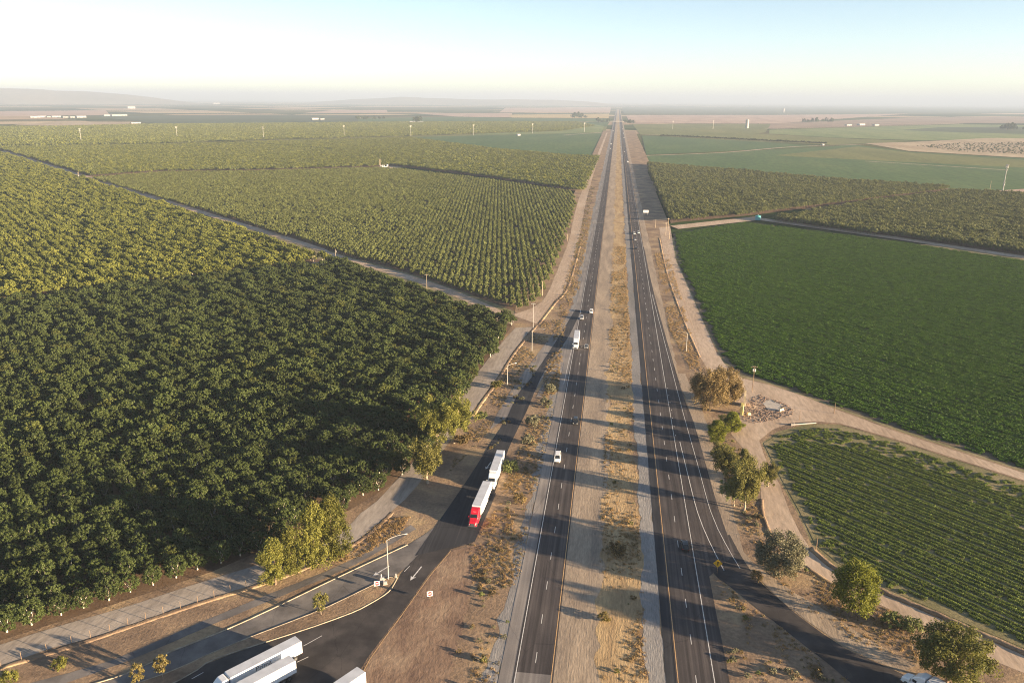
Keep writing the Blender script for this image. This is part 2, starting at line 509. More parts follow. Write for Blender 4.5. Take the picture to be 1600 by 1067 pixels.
def far_mat(name, a, b, c, s=0.01, rot=GRID):
    return soil(name, a, b, c, s, s * 12, strength=0.0, stretch=(1, 0.25, 1), rot=-rot)
M['far_green'] = far_mat('far_green', (0.058, 0.114, 0.034), (0.073, 0.130, 0.039), (0.098, 0.150, 0.047))
M['far_olive'] = far_mat('far_olive', (0.125, 0.14, 0.04), (0.16, 0.17, 0.05), (0.2, 0.195, 0.062))
M['far_light'] = far_mat('far_light', (0.130, 0.182, 0.058), (0.176, 0.221, 0.072), (0.221, 0.247, 0.091))
M['far_pink'] = far_mat('far_pink', (0.351, 0.240, 0.182), (0.442, 0.305, 0.234), (0.520, 0.377, 0.286))
M['far_tan'] = far_mat('far_tan', (0.36, 0.27, 0.17), (0.43, 0.33, 0.21), (0.5, 0.4, 0.26))
M['far_yellow'] = far_mat('far_yellow', (0.42, 0.30, 0.13), (0.5, 0.37, 0.17), (0.56, 0.43, 0.2))
M['far_brown'] = far_mat('far_brown', (0.221, 0.156, 0.111), (0.286, 0.202, 0.143), (0.364, 0.260, 0.182))
M['far_dark'] = far_mat('far_dark', (0.046, 0.072, 0.033), (0.065, 0.091, 0.039), (0.091, 0.111, 0.046))

far_list = [
    # green fields and fallow ground, nearest last
    ('far_pink', [(-4878.8, 5637.6), (-4552.2, 6905.8), (-3304.0, 5053.2), (-3789.9, 4373.1)]),
    ('far_dark', [(-3152.6, 4678.9), (-2459.4, 5616.5), (-1858.2, 5792.0), (-1258.9, 3918.0), (-1643.9, 3606.0), (-2043.0, 3459.5)]),
    ('far_olive', [(-2856.4, 2847.0), (-2211.0, 3028.0), (-2043.0, 3459.5), (-1686.4, 3699.6), (-1083.6, 4238.9), (-49.7, 5119.6), (-42.1, 2922.8), (-654.7, 2401.0), (-938.1, 2128.7), (-1397.2, 1706.8), (-1528.1, 1509.8)]),
    ('far_tan', [(-2471.0, 3111.1), (-2643.7, 3625.9), (-2303.7, 3697.8), (-2112.7, 3423.6), (-2224.2, 3065.6)]),
    ('far_pink', [(-2861.5, 8092.7), (-2465.8, 8668.4), (-1939.4, 6853.8), (-2456.7, 6210.3)]),
    ('far_pink', [(-1647.2, 6662.7), (-925.3, 7250.0), (-703.2, 5510.7), (-1043.4, 5462.1)]),
    ('far_green', [(-1550.8, 4830.8), (-1063.0, 5564.9), (-717.5, 5296.6), (-39.5, 5304.2), (-46.3, 3723.5), (-1083.6, 4238.9), (-1330.5, 4141.9)]),
    ('far_yellow', [(-849.0, 6453.4), (-73.5, 7358.3), (-57.8, 5489.6), (-690.4, 5410.7)]),
    ('far_pink', [(-1593.5, 11758.2), (-114.4, 14286.3), (-73.6, 7938.8), (-1083.0, 7553.7)]),
    ('far_light', [(-534.7, 4191.4), (-197.2, 4318.7), (-59.2, 3814.0), (-55.6, 3038.2), (-471.2, 2688.7)]),
    ('far_green', [(-633.7, 2473.0), (-350.5, 2749.8), (-55.0, 3007.6), (-35.1, 1727.5), (-94.8, 1734.5), (-294.8, 1948.5)]),
    ('far_dark', [(70.8, 14461.6), (3716.1, 19726.2), (11437.3, 25215.1), (5103.6, 11226.9), (1235.7, 7066.0), (55.8, 7429.2)]),
    ('far_pink', [(66.8, 6775.7), (1323.7, 7417.9), (2995.8, 9041.3), (826.0, 4512.5), (67.2, 4293.8)]),
    ('far_olive', [(75.0, 4178.7), (796.9, 4441.3), (560.2, 3223.8), (315.4, 2667.2), (80.4, 2902.2)]),
    ('far_brown', [(820.2, 4572.7), (2264.0, 6749.4), (4106.8, 7861.6), (2687.1, 5128.8), (2049.4, 5096.5), (650.8, 3691.7)]),
    ('far_light', [(626.9, 3524.4), (1850.6, 4762.3), (2455.7, 4683.5), (1589.9, 3017.0), (938.0, 2682.9), (704.9, 2821.3), (552.4, 3098.0)]),
    ('far_olive', [(139.6, 2761.1), (461.6, 3131.4), (743.7, 2739.1), (906.2, 2633.4), (584.6, 2330.7), (432.4, 2431.9)]),
    ('far_dark', [(1198.7, 3666.6), (1533.2, 4162.5), (2387.2, 4551.7), (1717.3, 3262.1), (1350.1, 3461.9)]),
    ('far_green', [(84.0, 2796.1), (139.6, 2761.1), (416.9, 2446.6), (539.2, 2251.9), (448.1, 2157.3), (65.6, 1792.3)]),
    ('far_tan', [(704.5, 2447.5), (907.4, 2593.9), (1220.6, 2915.7), (1607.2, 2973.9), (1004.0, 1841.6), (871.8, 1880.7), (702.1, 2081.7)]),
    ('far_green', [(64.9, 1770.9), (244.4, 1924.3), (501.4, 2185.0), (652.4, 2364.5), (688.6, 2040.5), (856.7, 1847.5), (971.7, 1695.6), (696.3, 1203.0), (601.7, 1210.4), (447.6, 1116.6), (425.7, 1143.8), (57.0, 1532.3)]),
    ('far_olive', [(342.3, 1834.0), (738.0, 1585.3), (863.6, 1502.4), (932.8, 1626.0), (837.5, 1805.0), (679.8, 2014.0), (633.0, 2262.7)]),
    ('far_pink', [(413.4, 1087.9), (556.7, 1184.9), (734.6, 1271.5), (622.2, 1070.5), (520.1, 1104.0)]),
]
for k, (mk, poly) in enumerate(far_list):
    sheet('crop_field' if 'green' in mk or 'light' in mk or 'olive' in mk or 'dark' in mk else 'fallow_field', poly, -0.7 + 0.02 * k, M[mk])

# pale farm tracks across the far fields
for pts, w in (([(62.0, 1763.9), (242.9, 1912.1), (457.5, 2204.1), (661.5, 2366.8), (905.9, 2589.6), (1265.9, 2928.1)], 10),
               ([(491.8, 1693.0), (581.9, 1612.8), (681.1, 1517.3)], 7), ([(627.4, 3602.5), (988.9, 3980.1), (1484.8, 4456.5), (1956.9, 4993.8)], 22),
               ([(-55.1, 3013.7), (-109.0, 2903.1), (-177.6, 2747.1)], 9), ([(66.3, 4233.7), (210.3, 4227.9)], 22), ([(79.9, 2885.5), (154.3, 2842.3)], 10),
               ([(417.8, 1099.7), (504.1, 1138.7), (584.0, 1173.6)], 7)):
    stripe('farm_track', pts, w, -0.15, M['dirt_road'], kind='structure')

def ridge(name, x0, x1, dist, prof, depth, seed):
    """a range of hills: prof gives (bearing pixel, height in metres) along its crest"""
    rg = np.random.default_rng(seed); nx, ny = 90, 14
    vs, fs = [], []
    ph = rg.uniform(0, 6.28, 12)
    for j in range(ny):
        v = j / (ny - 1)
        for i in range(nx):
            u = i / (nx - 1)
            px = x0 + (x1 - x0) * u
            h = np.interp(px, [p[0] for p in prof], [p[1] for p in prof])
            n = sum(math.sin(u * (9 + 7 * k) + ph[k] + v * (2 + k)) / (1.5 + k) for k in range(8)) * 0.06
            a = -YAW_VIEW + math.atan((px - 800) / 1244.0)
            r = dist + depth * v
            z = max(0.0, h * (1 + n)) * math.sin(math.pi * min(1, v * 1.25 + 0.0)) ** 0.8 if v < 0.8 else 0.0
            vs.append((r * math.sin(a), r * math.cos(a), z - 2.0))
    for j in range(ny - 1):
        for i in range(nx - 1):
            fs.append((j * nx + i, j * nx + i + 1, (j + 1) * nx + i + 1, (j + 1) * nx + i))
    o = mobj(name, new_mesh(name, vs, fs, M['hill'], True)); o['kind'] = 'structure'
YAW_VIEW = YAW
M['hill'] = soil('hill', (0.13, 0.12, 0.08), (0.19, 0.165, 0.11), (0.24, 0.2, 0.14), 0.0008, 0.01, strength=0.0)
ridge('hills', -500, 330, 15500, [(-500, 235), (-200, 250), (20, 240), (95, 234), (115, 212), (165, 205), (212, 175), (260, 115), (330, 5)], 5200, 3)
ridge('hills', 480, 960, 18500, [(480, 5), (560, 105), (600, 135), (632, 175), (670, 140), (720, 115), (790, 120), (860, 118), (910, 90), (960, 5)], 4200, 8)

# ------------------------------------------------------------------ near ground
ORCH_EDGE = [(-49.8, 395.5), (-52.0, 353.5), (-54.6, 310.5), (-56.9, 265.7), (-59.7, 220.5), (-71.1, 195.5), (-84.4, 175.4), (-94.8, 161.1), (-111.9, 144.4), (-127.1, 130.4), (-172, 82)]
corridor = ([(-52, 3200), (-50, 1050), (-55, 470)] + ORCH_EDGE + [(-172, -80), (190, -80), (190, 60), (99.9, 149.1), (90.9, 156.0), (77.4, 167.8), (66.9, 176.5),
            (59.3, 184.9), (55.8, 194.8), (55.6, 212.1), (54.3, 234.3), (53.8, 260.2), (61.2, 271.2), (73.4, 280.1), (84.8, 281.1), (100.5, 269.0), (129.7, 241.8), (149.2, 224.4),
            (152.0, 229.3), (132.9, 249.0), (103.5, 278.4), (86.4, 298.5), (69.0, 320.6), (57.2, 328.5), (51.7, 348.5), (49.8, 413.0), (47.1, 589.9), (49.5, 734.4), (53.5, 762.5), (53, 770), (53, 1350), (64, 1560), (70, 3200)])
sheet('field_margin', [(-520, -80), (520, -80), (520, 690), (-520, 690)], -0.06, M['weedy_soil'])
sheet('verge', corridor, 0.0, M['verge'])

# ------------------------------------------------------------------ the two carriageways
ROAD_END = 11000.0
def strip(name, x0, x1, z, mat, y0=-120, y1=ROAD_END, rough=0.0, n=None, wob=0.0):
    n = n or 2
    ph = [RNG.uniform(0, 6.28) for _ in range(12)]
    def wv(y, o): return wob * (math.sin(y * .11 + ph[o]) + math.sin(y * .27 + ph[o + 1]) * .8 + math.sin(y * .61 + ph[o + 2]) * .6 + math.sin(y * .043 + ph[o + 3])) / 2.2
    ys = [y0 + (y1 - y0) * (k / (n - 1)) ** (2.2 if n > 2 else 1) for k in range(n)]
    vs, fs = [], []
    for y in ys:
        r0, r1 = RNG.uniform(-rough, rough), RNG.uniform(-rough, rough)
        r0 += wv(y, 0); r1 += wv(y, 5)
        vs += [(x0 + r0, y, z), (x1 + r1, y, z)]
    fs = [(2 * k, 2 * k + 1, 2 * k + 3, 2 * k + 2) for k in range(n - 1)]
    o = mobj(name, new_mesh(name, vs, fs, mat)); o['kind'] = 'structure'
    return o

strip('median_track', -5.2, 2.2, 0.012, M['tan_shoulder'], rough=0.2, n=1600, wob=.5)
strip('median_straw', 1.2, 10.4, 0.02, M['straw_ground'], rough=0.35, n=1600, wob=1.5)
strip('median_gravel', 10.9, 14.9, 0.028, M['gravel'], rough=0.25, n=1600, wob=.7)
strip('verge_gravel', -21.4, -18.5, 0.012, M['gravel'], rough=0.4, n=1600, wob=1.0)
strip('verge_gravel', 25.5, 30.5, 0.012, M['tan_shoulder'], y0=310, rough=0.4, n=300)
strip('shoulder', -8.3, -4.6, 0.036, M['tan_shoulder'], rough=0.25, n=400)
strip('shoulder', -19.0, -15.6, 0.044, M['shoulder'], rough=0.06, n=300)
strip('shoulder', 14.6, 17.2, 0.044, M['asphalt_dark'], rough=0.08, n=300)
road_l = strip('highway', -16.2, -8.05, 0.06, M['asphalt'])
road_r = strip('highway', 16.6, 24.9, 0.06, M['asphalt'])
# resurfaced and patched places
strip('road_patch', -15.9, -8.5, 0.064, M['shoulder'], y0=60, y1=135.5)

# exit lane and exit ramp on the right
ribbon('exit_lane', [(24.6, 640), (24.6, 480), (24.6, 330), (24.6, 250), (24.6, 200), (24.6, 172)],
       [(25.4, 640), (26.6, 480), (30.2, 316), (32.3, 275), (33.6, 210), (35.0, 187)], 0.052, M['asphalt'], n=120)
strip('shoulder', 24.6, 27.3, 0.056, M['asphalt'], y0=-120, y1=176, rough=.06, n=80)
ribbon('exit_ramp', [(27.5, 192), (28.2, 178.0), (31.1, 173.2), (35.3, 166.5), (40.4, 158.8), (45.3, 151.3), (51.6, 141.3), (62, 118), (72, 100)],
       [(34.9, 196.8), (36.4, 186.5), (38.5, 177.5), (42.1, 169.4), (46.0, 162.3), (53.7, 151.8), (62.8, 145.6), (74, 132), (88, 112)], 0.046, M['asphalt_ramp'], n=70)
ribbon('gravel_apron', [(30.0, 330), (32.2, 275), (33.4, 210), (35.0, 190), (38.6, 178.1), (42.2, 170.0), (46.1, 162.8), (53.9, 152.5), (63.0, 146.0)],
       [(33.5, 330), (37.0, 276), (37.6, 210), (37.5, 188.5), (41.4, 179.9), (46.6, 171.9), (51.9, 166.3), (59.5, 155.8), (66.5, 148.5)], 0.03, M['tan_shoulder'], n=70, rough=0.25)

# off-ramp on the left: new dark asphalt, then the older pavement where the trucks stand
ribbon('ramp_shoulder', [(-17.5, 450.3), (-22.0, 420.5), (-30.1, 361.9), (-36.2, 314.8), (-39.2, 283.1), (-40.2, 257.9)], [(-11.8, 506.3), (-16.1, 428.4), (-19.0, 391.6), (-23.4, 345.9), (-26.9, 313.7), (-28.6, 293.0)], 0.03, M['shoulder'], n=60)
ribbon('gore_pavement', [(-16.0, 425.6), (-19.3, 374.3), (-22.3, 347.0), (-25.4, 314.8), (-27.1, 293.2)], [(-14.6, 425.8), (-16.8, 358.8), (-18.5, 341.9), (-22.7, 315.2), (-25.1, 293.5)], 0.046, M['shoulder'], n=40)
ribbon('off_ramp', [(-18.8, 432.2), (-24.6, 373.5), (-30.6, 320.6), (-34.5, 295.8), (-35.9, 266.2), (-37.8, 252.0), (-39.7, 231.7), (-42.3, 209.3), (-44.8, 190.2), (-46.8, 175.0)],
       [(-15.5, 431.3), (-19.3, 379.9), (-24.0, 345.8), (-27.5, 313.7), (-29.1, 279.2), (-30.7, 257.0), (-31.6, 241.2), (-31.5, 222.2), (-31.6, 203.7), (-32.7, 183.9)], 0.05, M['asphalt_dark'], n=90)
lower = [(-31.1, 211.6), (-37.7, 210.7), (-41.8, 193.1), (-44.0, 182.6), (-47.2, 171.4), (-48.1, 166.4), (-48.2, 163.9), (-49.8, 157.4), (-52.5, 153.2), (-55.2, 149.9), (-62.0, 143.9), (-70.0, 137.7), (-76.0, 132.7), (-79.6, 129.2), (-82.9, 123.3), (-95, 118), (-130, 70), (-40, 70), (-47.9, 127.8), (-47.1, 135.7), (-44.2, 150.7), (-41.3, 167.3), (-38.3, 179.3), (-33.2, 183.1), (-31.5, 201.8)]
sheet('ramp_apron', lower, 0.042, M['asphalt_ramp'])
ribbon('red_dirt', [(-37.9, 179.0), (-41.0, 167.4), (-43.9, 150.8), (-46.8, 135.7), (-45, 118), (-38, 80)],
       [(-29.3, 184.3), (-30.1, 176.7), (-29.9, 162.7), (-29.4, 148.1), (-29.1, 135.5), (-27, 118), (-24, 80)], 0.03, M['red_dirt'], n=160, rough=0.7)

# frontage roads and lanes on the left
ribbon('frontage_road', [(-47.2, 390.9), (-50.6, 365.3), (-54.6, 321.4), (-55.8, 291.9), (-57.1, 255.5), (-60.4, 231.6), (-64.5, 203.0), (-67.4, 193.8), (-69.2, 182.7), (-76.4, 172.8), (-85.5, 165.0), (-97.7, 154.2), (-105.9, 146.2), (-116.6, 137.6), (-126.0, 129.1), (-150, 104)],
       [(-38.6, 393.5), (-43.7, 349.8), (-46.0, 311.0), (-48.0, 290.2), (-51.7, 254.0), (-54.2, 224.9), (-56.5, 206.1), (-58.8, 196.9), (-61.9, 185.8), (-67.3, 172.2), (-78.4, 159.2), (-83.1, 156.2), (-97.4, 144.2), (-108.5, 133.6), (-121.2, 123.0), (-138, 92)], 0.02, M['dirt_grey'], n=120, rough=0.12)
ribbon('dirt_road', [(-38, 3000), (-40, 1500), (-41.3, 962.6), (-36.4, 680.7), (-36.6, 522.3), (-39.6, 443.9), (-52.4, 415.9)], [(-33, 3000), (-34, 1500), (-32.2, 964.3), (-28.2, 682.0), (-28.0, 494.4), (-33.1, 444.9), (-37.5, 399.8)], 0.016, M['dirt_road'], n=150, rough=0.25)
ribbon('orchard_track', [(-49.7, 410.9), (-79.6, 450.2), (-121.6, 496.9), (-206.1, 572.1), (-321.4, 686.9), (-1300, 1604)], [(-49.8, 395.5), (-79.3, 437.8), (-118.1, 482.2), (-201.0, 557.5), (-312.0, 666.0), (-1304, 1585)], 0.014, M['dirt_road'], n=60, rough=0.3)
ribbon('swale_lane', [(-51.6, 190.0), (-62.1, 171.1), (-76.4, 154.7), (-86.8, 143.0), (-96.2, 131.6), (-102.8, 125.1), (-123, 112)], [(-49.7, 188.1), (-60.5, 169.3), (-74.7, 152.7), (-84.9, 141.2), (-94.2, 130.1), (-100.5, 123.9), (-119, 107)], 0.02, M['asphalt_old'], n=60, rough=0.1)
ribbon('connector_road', [(-43.5, 192.5), (-50.0, 179.5), (-58.1, 169.0), (-66.0, 158.8), (-73.7, 148.6), (-81.1, 139.5), (-89.2, 131.2), (-94.7, 123.5), (-116, 106), (-140, 80)],
       [(-45.7, 175.2), (-49.3, 165.7), (-52.2, 162.8), (-61.2, 151.8), (-67.7, 145.2), (-74.3, 138.9), (-81.2, 131.8), (-86.1, 125.8), (-104, 106), (-126, 80)], 0.034, M['asphalt_old'], n=80)

# frontage road and yard on the right
sheet('dirt_road', [(42.5, 744.8), (53.0, 754.4), (47.1, 589.9), (48.8, 483.2), (49.8, 413.0), (50.4, 361.7), (52.5, 343.2), (57.1, 327.6), (68.0, 319.7), (79.1, 308.6), (86.0, 297.8), (103.1, 277.2), (132.5, 248.0), (151.5, 228.5),
                    (149.7, 225.2), (130.1, 242.7), (100.9, 270.1), (85.1, 282.3), (76.5, 282.9), (67.0, 279.7), (59.7, 272.7), (53.3, 262.2), (52.9, 246.2), (54.0, 229.4), (53.6, 211.8), (54.0, 200.5), (54.9, 192.5), (59.0, 183.4), (66.7, 175.7), (77.1, 167.1), (90.7, 155.6),
                    (108, 140), (104, 134), (87.8, 149.2), (80.8, 154.2), (73.6, 162.2), (64.1, 170.9), (56.1, 177.7), (51.4, 184.1), (45.4, 199.3), (45.6, 210.7), (48.2, 228.6), (48.3, 246.5), (44.4, 267.1), (47.6, 277.6), (51.8, 290.9), (48.8, 304.2), (45.5, 318.7), (42.2, 354.6), (39.8, 421.9), (37.8, 540.3)], 0.018, M['dirt_road'])
sheet('orchard_track', [(53.2, 758.5), (143.3, 837.1), (149.1, 826.4), (245.3, 727.7), (313.8, 648.3), (357.8, 597.4), (352.4, 587.9), (308.7, 637.1), (240.8, 713.4), (142.3, 811.7), (59.6, 740.0)], 0.02, M['dirt_road'])

# ------------------------------------------------------------------ painted lines: children of the pavement
for par, x, mk, w in ((road_l, -15.75, 'white_line', 0.17), (road_l, -8.45, 'yellow_line', 0.17), (road_r, 17.0, 'yellow_line', 0.17), (road_r, 24.3, 'white_line', 0.17)):
    me = new_mesh('edge_line', [(x - w / 2, -120, 0.072), (x + w / 2, -120, 0.072), (x + w / 2, 3000, 0.072), (x - w / 2, 3000, 0.072)], [(0, 1, 2, 3)], M[mk])
    mobj('edge_line', me, par)
dash = new_mesh('lane_dash', [(-0.075, 0, 0.072), (0.075, 0, 0.072), (0.075, 3.4, 0.072), (-0.075, 3.4, 0.072)], [(0, 1, 2, 3)], M['white_line'])
for par, x, ph in ((road_l, -12.1, 138.7), (road_r, 20.65, 136.0)):
    for k in range(-2, 26):
        mobj('lane_dash', dash, par, (x + RNG.uniform(-.02, .02), ph + 13.1 * k, 0))
    mb = MB()
    for k in range(26, 200):
        y = ph + 13.1 * k
        mb.add([(x - .075, y, .072), (x + .075, y, .072), (x + .075, y + 3.4, .072), (x - .075, y + 3.4, .072)], [(0, 1, 2, 3)])
    tag(mb.build('far_lane_dashes', M['white_line'], par), kind='stuff')
exit_lane = bpy.data.objects['exit_lane']
stripe('exit_line', [(26.0, 257.3), (26.6, 233.5), (27.4, 208.1), (29.0, 192.7), (31.2, 179.0)], 0.2, 0.076, M['white_line'], exit_lane)
stripe('exit_line', [(25.3, 476.2), (28.5, 316.3), (29.4, 275.0), (30.4, 239.6), (31.2, 208.7), (33.1, 192.3), (35.3, 180.4)], 0.16, 0.076, M['white_line'], exit_lane)
for k in range(7):
    mobj('exit_dash', new_mesh('exit_dash', [(-.08, 0, .076), (.08, 0, .076), (.08, 1.0, .076), (-.08, 1.0, .076)], [(0, 1, 2, 3)], M['white_line']), exit_lane, (24.9 + 0.02 * k, 262 + k * 8.0, 0))
off_ramp = bpy.data.objects['off_ramp']
stripe('edge_line', [(-14.7, 428.6), (-16.7, 356.7), (-17.3, 309.6)], 0.17, 0.056, M['white_line'], off_ramp)
apron = bpy.data.objects['ramp_apron']
stripe('edge_line', [(-38.1, 178.4), (-40.9, 166.8), (-43.8, 150.3), (-46.5, 135.3), (-47, 122)], 0.16, 0.05, M['yellow_line'], apron)
for a, b in (((-61.8, 137.4), (-59.1, 141.2)), ((-61.2, 132.3), (-59.5, 134.2)), ((-47.6, 167.6), (-46.9, 170.3)), ((-80.3, 124.7), (-78.9, 126.8))):
    stripe('lane_dash', [a, b], 0.16, 0.05, M['white_line'], apron)
connector = bpy.data.objects['connector_road']

def arrow(tip, tail, z, par):
    a, b = Vector(tip), Vector(tail); d = (a - b); L = d.length; d.normalize(); q = Vector((-d.y, d.x))
    mb = MB()
    P = [b - q * .16, b + q * .16, a - d * 1.4 + q * .16, a - d * 1.9 + q * .75, a, a - d * 1.9 - q * .75, a - d * 1.4 - q * .16]
    mb.add([(p.x, p.y, z) for p in P], [tuple(range(7))])
    mb.build('turn_arrow', M['white_line'], par)
arrow((-45.2, 164.1), (-43.9, 170.4), 0.062, apron)
arrow((-54.8, 164.7), (-52.0, 169.6), 0.046, connector)
arrow((-36.7, 226.9), (-35.8, 232.2), 0.062, off_ramp)

# kerbs round the island and along the connector road
isl = sheet('traffic_island', [(-48.6, 164.7), (-50.0, 164.5), (-52.1, 162.6), (-61.0, 151.3), (-67.5, 144.7), (-74.1, 138.5), (-80.8, 131.5), (-85.9, 125.5), (-103, 112), (-98, 108), (-82.8, 123.8), (-79.7, 129.4), (-70.1, 137.9), (-62.1, 144.1), (-55.3, 150.2), (-52.5, 153.5), (-50.2, 157.6)], 0.13, M['verge'])
kerb('kerb', [(-48.6, 165.0), (-48.8, 160.4), (-49.8, 157.4), (-52.5, 153.2), (-55.2, 149.9), (-62.0, 143.9), (-70.0, 137.7), (-76.1, 132.9), (-79.7, 129.4), (-82.7, 123.7), (-98, 108)], 0.24, 0.03, 0.15, M['kerb'], isl)
kerb('kerb', [(-48.6, 165.0), (-50.3, 164.7), (-52.2, 162.8), (-61.1, 151.6), (-67.6, 145.0), (-74.2, 138.7), (-80.9, 131.7), (-86.0, 125.7), (-103, 112)], 0.24, 0.03, 0.15, M['kerb'], isl)
kerb('kerb', [(-49.9, 179.9), (-58.2, 169.3), (-66.1, 159.0), (-73.8, 148.8), (-81.2, 139.7), (-89.3, 131.4), (-94.8, 123.7), (-118, 108)], 0.26, 0.02, 0.15, M['kerb'], connector)

# banks of earth beside the lanes
def bank(name, pts, w, h, mat):
    pts = smooth_line(pts, 1.6); rings = []
    A, B = offset_line(pts, w)
    for i, p in enumerate(pts):
        k = RNG.uniform(0.6, 1.25); j = Vector((RNG.uniform(-.15, .15), RNG.uniform(-.15, .15)))
        a, b = A[i] + j, B[i] - j; m1 = a.lerp(b, 0.33 + RNG.uniform(-.06, .06)); m2 = a.lerp(b, 0.62)
        rings.append([(a.x, a.y, -.05), (m1.x, m1.y, h * k), (m2.x, m2.y, h * k * RNG.uniform(.8, 1)), (b.x, b.y, -.05)])
    o = MB().loft(rings).build(name, mat, smooth=True); o['kind'] = 'structure'
bank('earth_bank', [(55.1, 192.5), (59.1, 183.7), (66.7, 175.9), (77.2, 167.3), (90.8, 155.8), (106, 142)], 2.0, 0.60, M['verge'])
bank('earth_bank', [(-120.8, 122.5), (-115.4, 126.8), (-108.1, 133.0), (-97.0, 143.5), (-89.3, 150.4), (-81.3, 156.9), (-75.5, 162.4), (-67.4, 171.6)], 2.2, 0.13, M['verge'])
bank('earth_bank', [(-67.3, 172.2), (-64.1, 178.2), (-61.0, 185.2), (-58.6, 196.2)], 2.2, 0.13, M['verge'])
bank('earth_bank', [(-37.2, 396.1), (-42.8, 347.9), (-45.0, 309.5), (-47.1, 288.9), (-48.6, 270.0)], 2.2, 0.13, M['verge'])
bank('earth_bank', [(-25.6, 635.0), (-26.3, 492.8), (-31.5, 443.6), (-36.2, 400.0)], 2.2, 0.13, M['verge'])
bank('earth_bank', [(39.7, 686.6), (37.8, 540.3), (39.5, 421.8), (41.9, 354.6)], 1.5, 0.20, M['verge'])
bank('earth_bank', [(51.8, 183.9), (56.0, 177.4), (60.2, 173.7)], 1.5, 0.20, M['verge'])
bank('earth_bank', [(45.8, 196.7), (45.8, 210.0), (46.9, 218.5)], 1.4, 0.23, M['verge'])
# ------------------------------------------------------------------ vegetation meshes
def leaf_mesh(name, centres, radii, per, size, mat, seed, aspect=1.5, up=0.35, squash=1.0, extra=None, droop=0.0):
    """leaf-sized faces spread through clumps; extra = (verts, faces, material) for wood in the same mesh"""
    g = np.random.default_rng(seed)
    C = np.repeat(np.asarray(centres, float), per, 0); r = np.repeat(np.asarray(radii, float), per)
    n = len(C)
    d = g.normal(size=(n, 3)); d /= np.linalg.norm(d, axis=1, keepdims=True)
    rad = r * g.random(n) ** 0.45
    P = C + d * rad[:, None] * np.array([1, 1, squash])
    P[:, 2] -= droop * g.random(n) ** 2 * r
    nn = d * 0.8 + g.normal(size=(n, 3)) * 0.6; nn[:, 2] += up
    nn /= np.linalg.norm(nn, axis=1, keepdims=True)
    h = g.normal(size=(n, 3)); t = np.cross(nn, h); t /= np.linalg.norm(t, axis=1, keepdims=True)
    b = np.cross(nn, t)
    s = size * g.uniform(0.6, 1.35, n)[:, None]
    t = t * s * 0.5 * aspect; b = b * s * 0.5
    V = np.stack([P - t, P - b * 0.9, P + t, P + b * 0.9], 1).reshape(-1, 3)
    ne = 0 if extra is None else len(extra[0])
    me = bpy.data.meshes.new(name)
    nv = len(V)
    allv = V if extra is None else np.concatenate([V, np.asarray(extra[0], float)])
    me.vertices.add(len(allv)); me.vertices.foreach_set('co', allv.ravel())
    loops = np.arange(nv); starts = np.arange(0, nv, 4); tot = np.full(n, 4)
    if extra is not None:
        ef = extra[1]
        loops = np.concatenate([loops, np.concatenate([np.array(f) + nv for f in ef])])
        el = np.array([len(f) for f in ef]); es = nv + np.concatenate([[0], np.cumsum(el)[:-1]])
        starts = np.concatenate([starts, es]); tot = np.concatenate([tot, el])
    me.loops.add(len(loops)); me.loops.foreach_set('vertex_index', loops.astype(np.int32))
    me.polygons.add(len(starts)); me.polygons.foreach_set('loop_start', starts.astype(np.int32)); me.polygons.foreach_set('loop_total', tot.astype(np.int32))
    me.materials.append(mat)
    if extra is not None:
        me.materials.append(extra[2])
        me.polygons.foreach_set('material_index', np.concatenate([np.zeros(n, np.int32), np.ones(len(ef), np.int32)]))
    me.update(calc_edges=True); me.validate()
    return me

def ball_clumps(g, n, centre, rad, cr, shell=0.55, flat=-0.45):
    """clump centres spread over and through a lumpy ellipsoid"""
    out, rr = [], []
    lob = g.normal(size=(5, 3)); lob /= np.linalg.norm(lob, axis=1, keepdims=True); amp = g.uniform(-0.22, 0.28, 5)
    while len(out) < n:
        d = g.normal(size=3); d /= np.linalg.norm(d)
        if d[2] < flat: continue
        k = 1 + sum(a * max(0, float(d @ l)) ** 2 for a, l in zip(amp, lob))
        r = k * (shell + (1 - shell) * g.random() ** 0.6)
        out.append(np.array(centre) + d * np.array(rad) * r)
        rr.append(cr * g.uniform(0.7, 1.3))
    return np.array(out), np.array(rr)

def wood(g, height, r0, limbs, spread, fork=0.25, lean=0.04, n=7):
    """tapered trunk that forks into limbs; returns MB and limb tips"""
    mb = MB(); tips = []
    x = y = 0.0; pts, rr = [(0, 0, -0.15)], [r0 * 1.25]
    for k in range(1, 5):
        z = height * fork * k / 4
        x += g.normal() * lean * height * .1; y += g.normal() * lean * height * .1
        pts.append((x, y, z)); rr.append(r0 * (1 - 0.08 * k))
    mb.tube(pts, rr, n)
    base = Vector(pts[-1])
    for k in range(limbs):
        a = 2 * math.pi * (k + g.uniform(-.3, .3)) / limbs
        out = spread * g.uniform(.45, 1.0)
        top = height * g.uniform(.72, 1.0)
        p = [base - Vector((0, 0, .1))]; r = [r0 * .62]
        for q in (0.33, 0.66, 1.0):
            p.append(Vector((base.x + math.cos(a) * out * q ** 0.9 + g.normal() * .05 * height * .2,
                             base.y + math.sin(a) * out * q ** 0.9 + g.normal() * .05 * height * .2, base.z + (top - base.z) * q)))
            r.append(r0 * .62 * (1 - .8 * q))
        mb.tube(p, r, 5)
        tips.append(p)
    return mb, tips

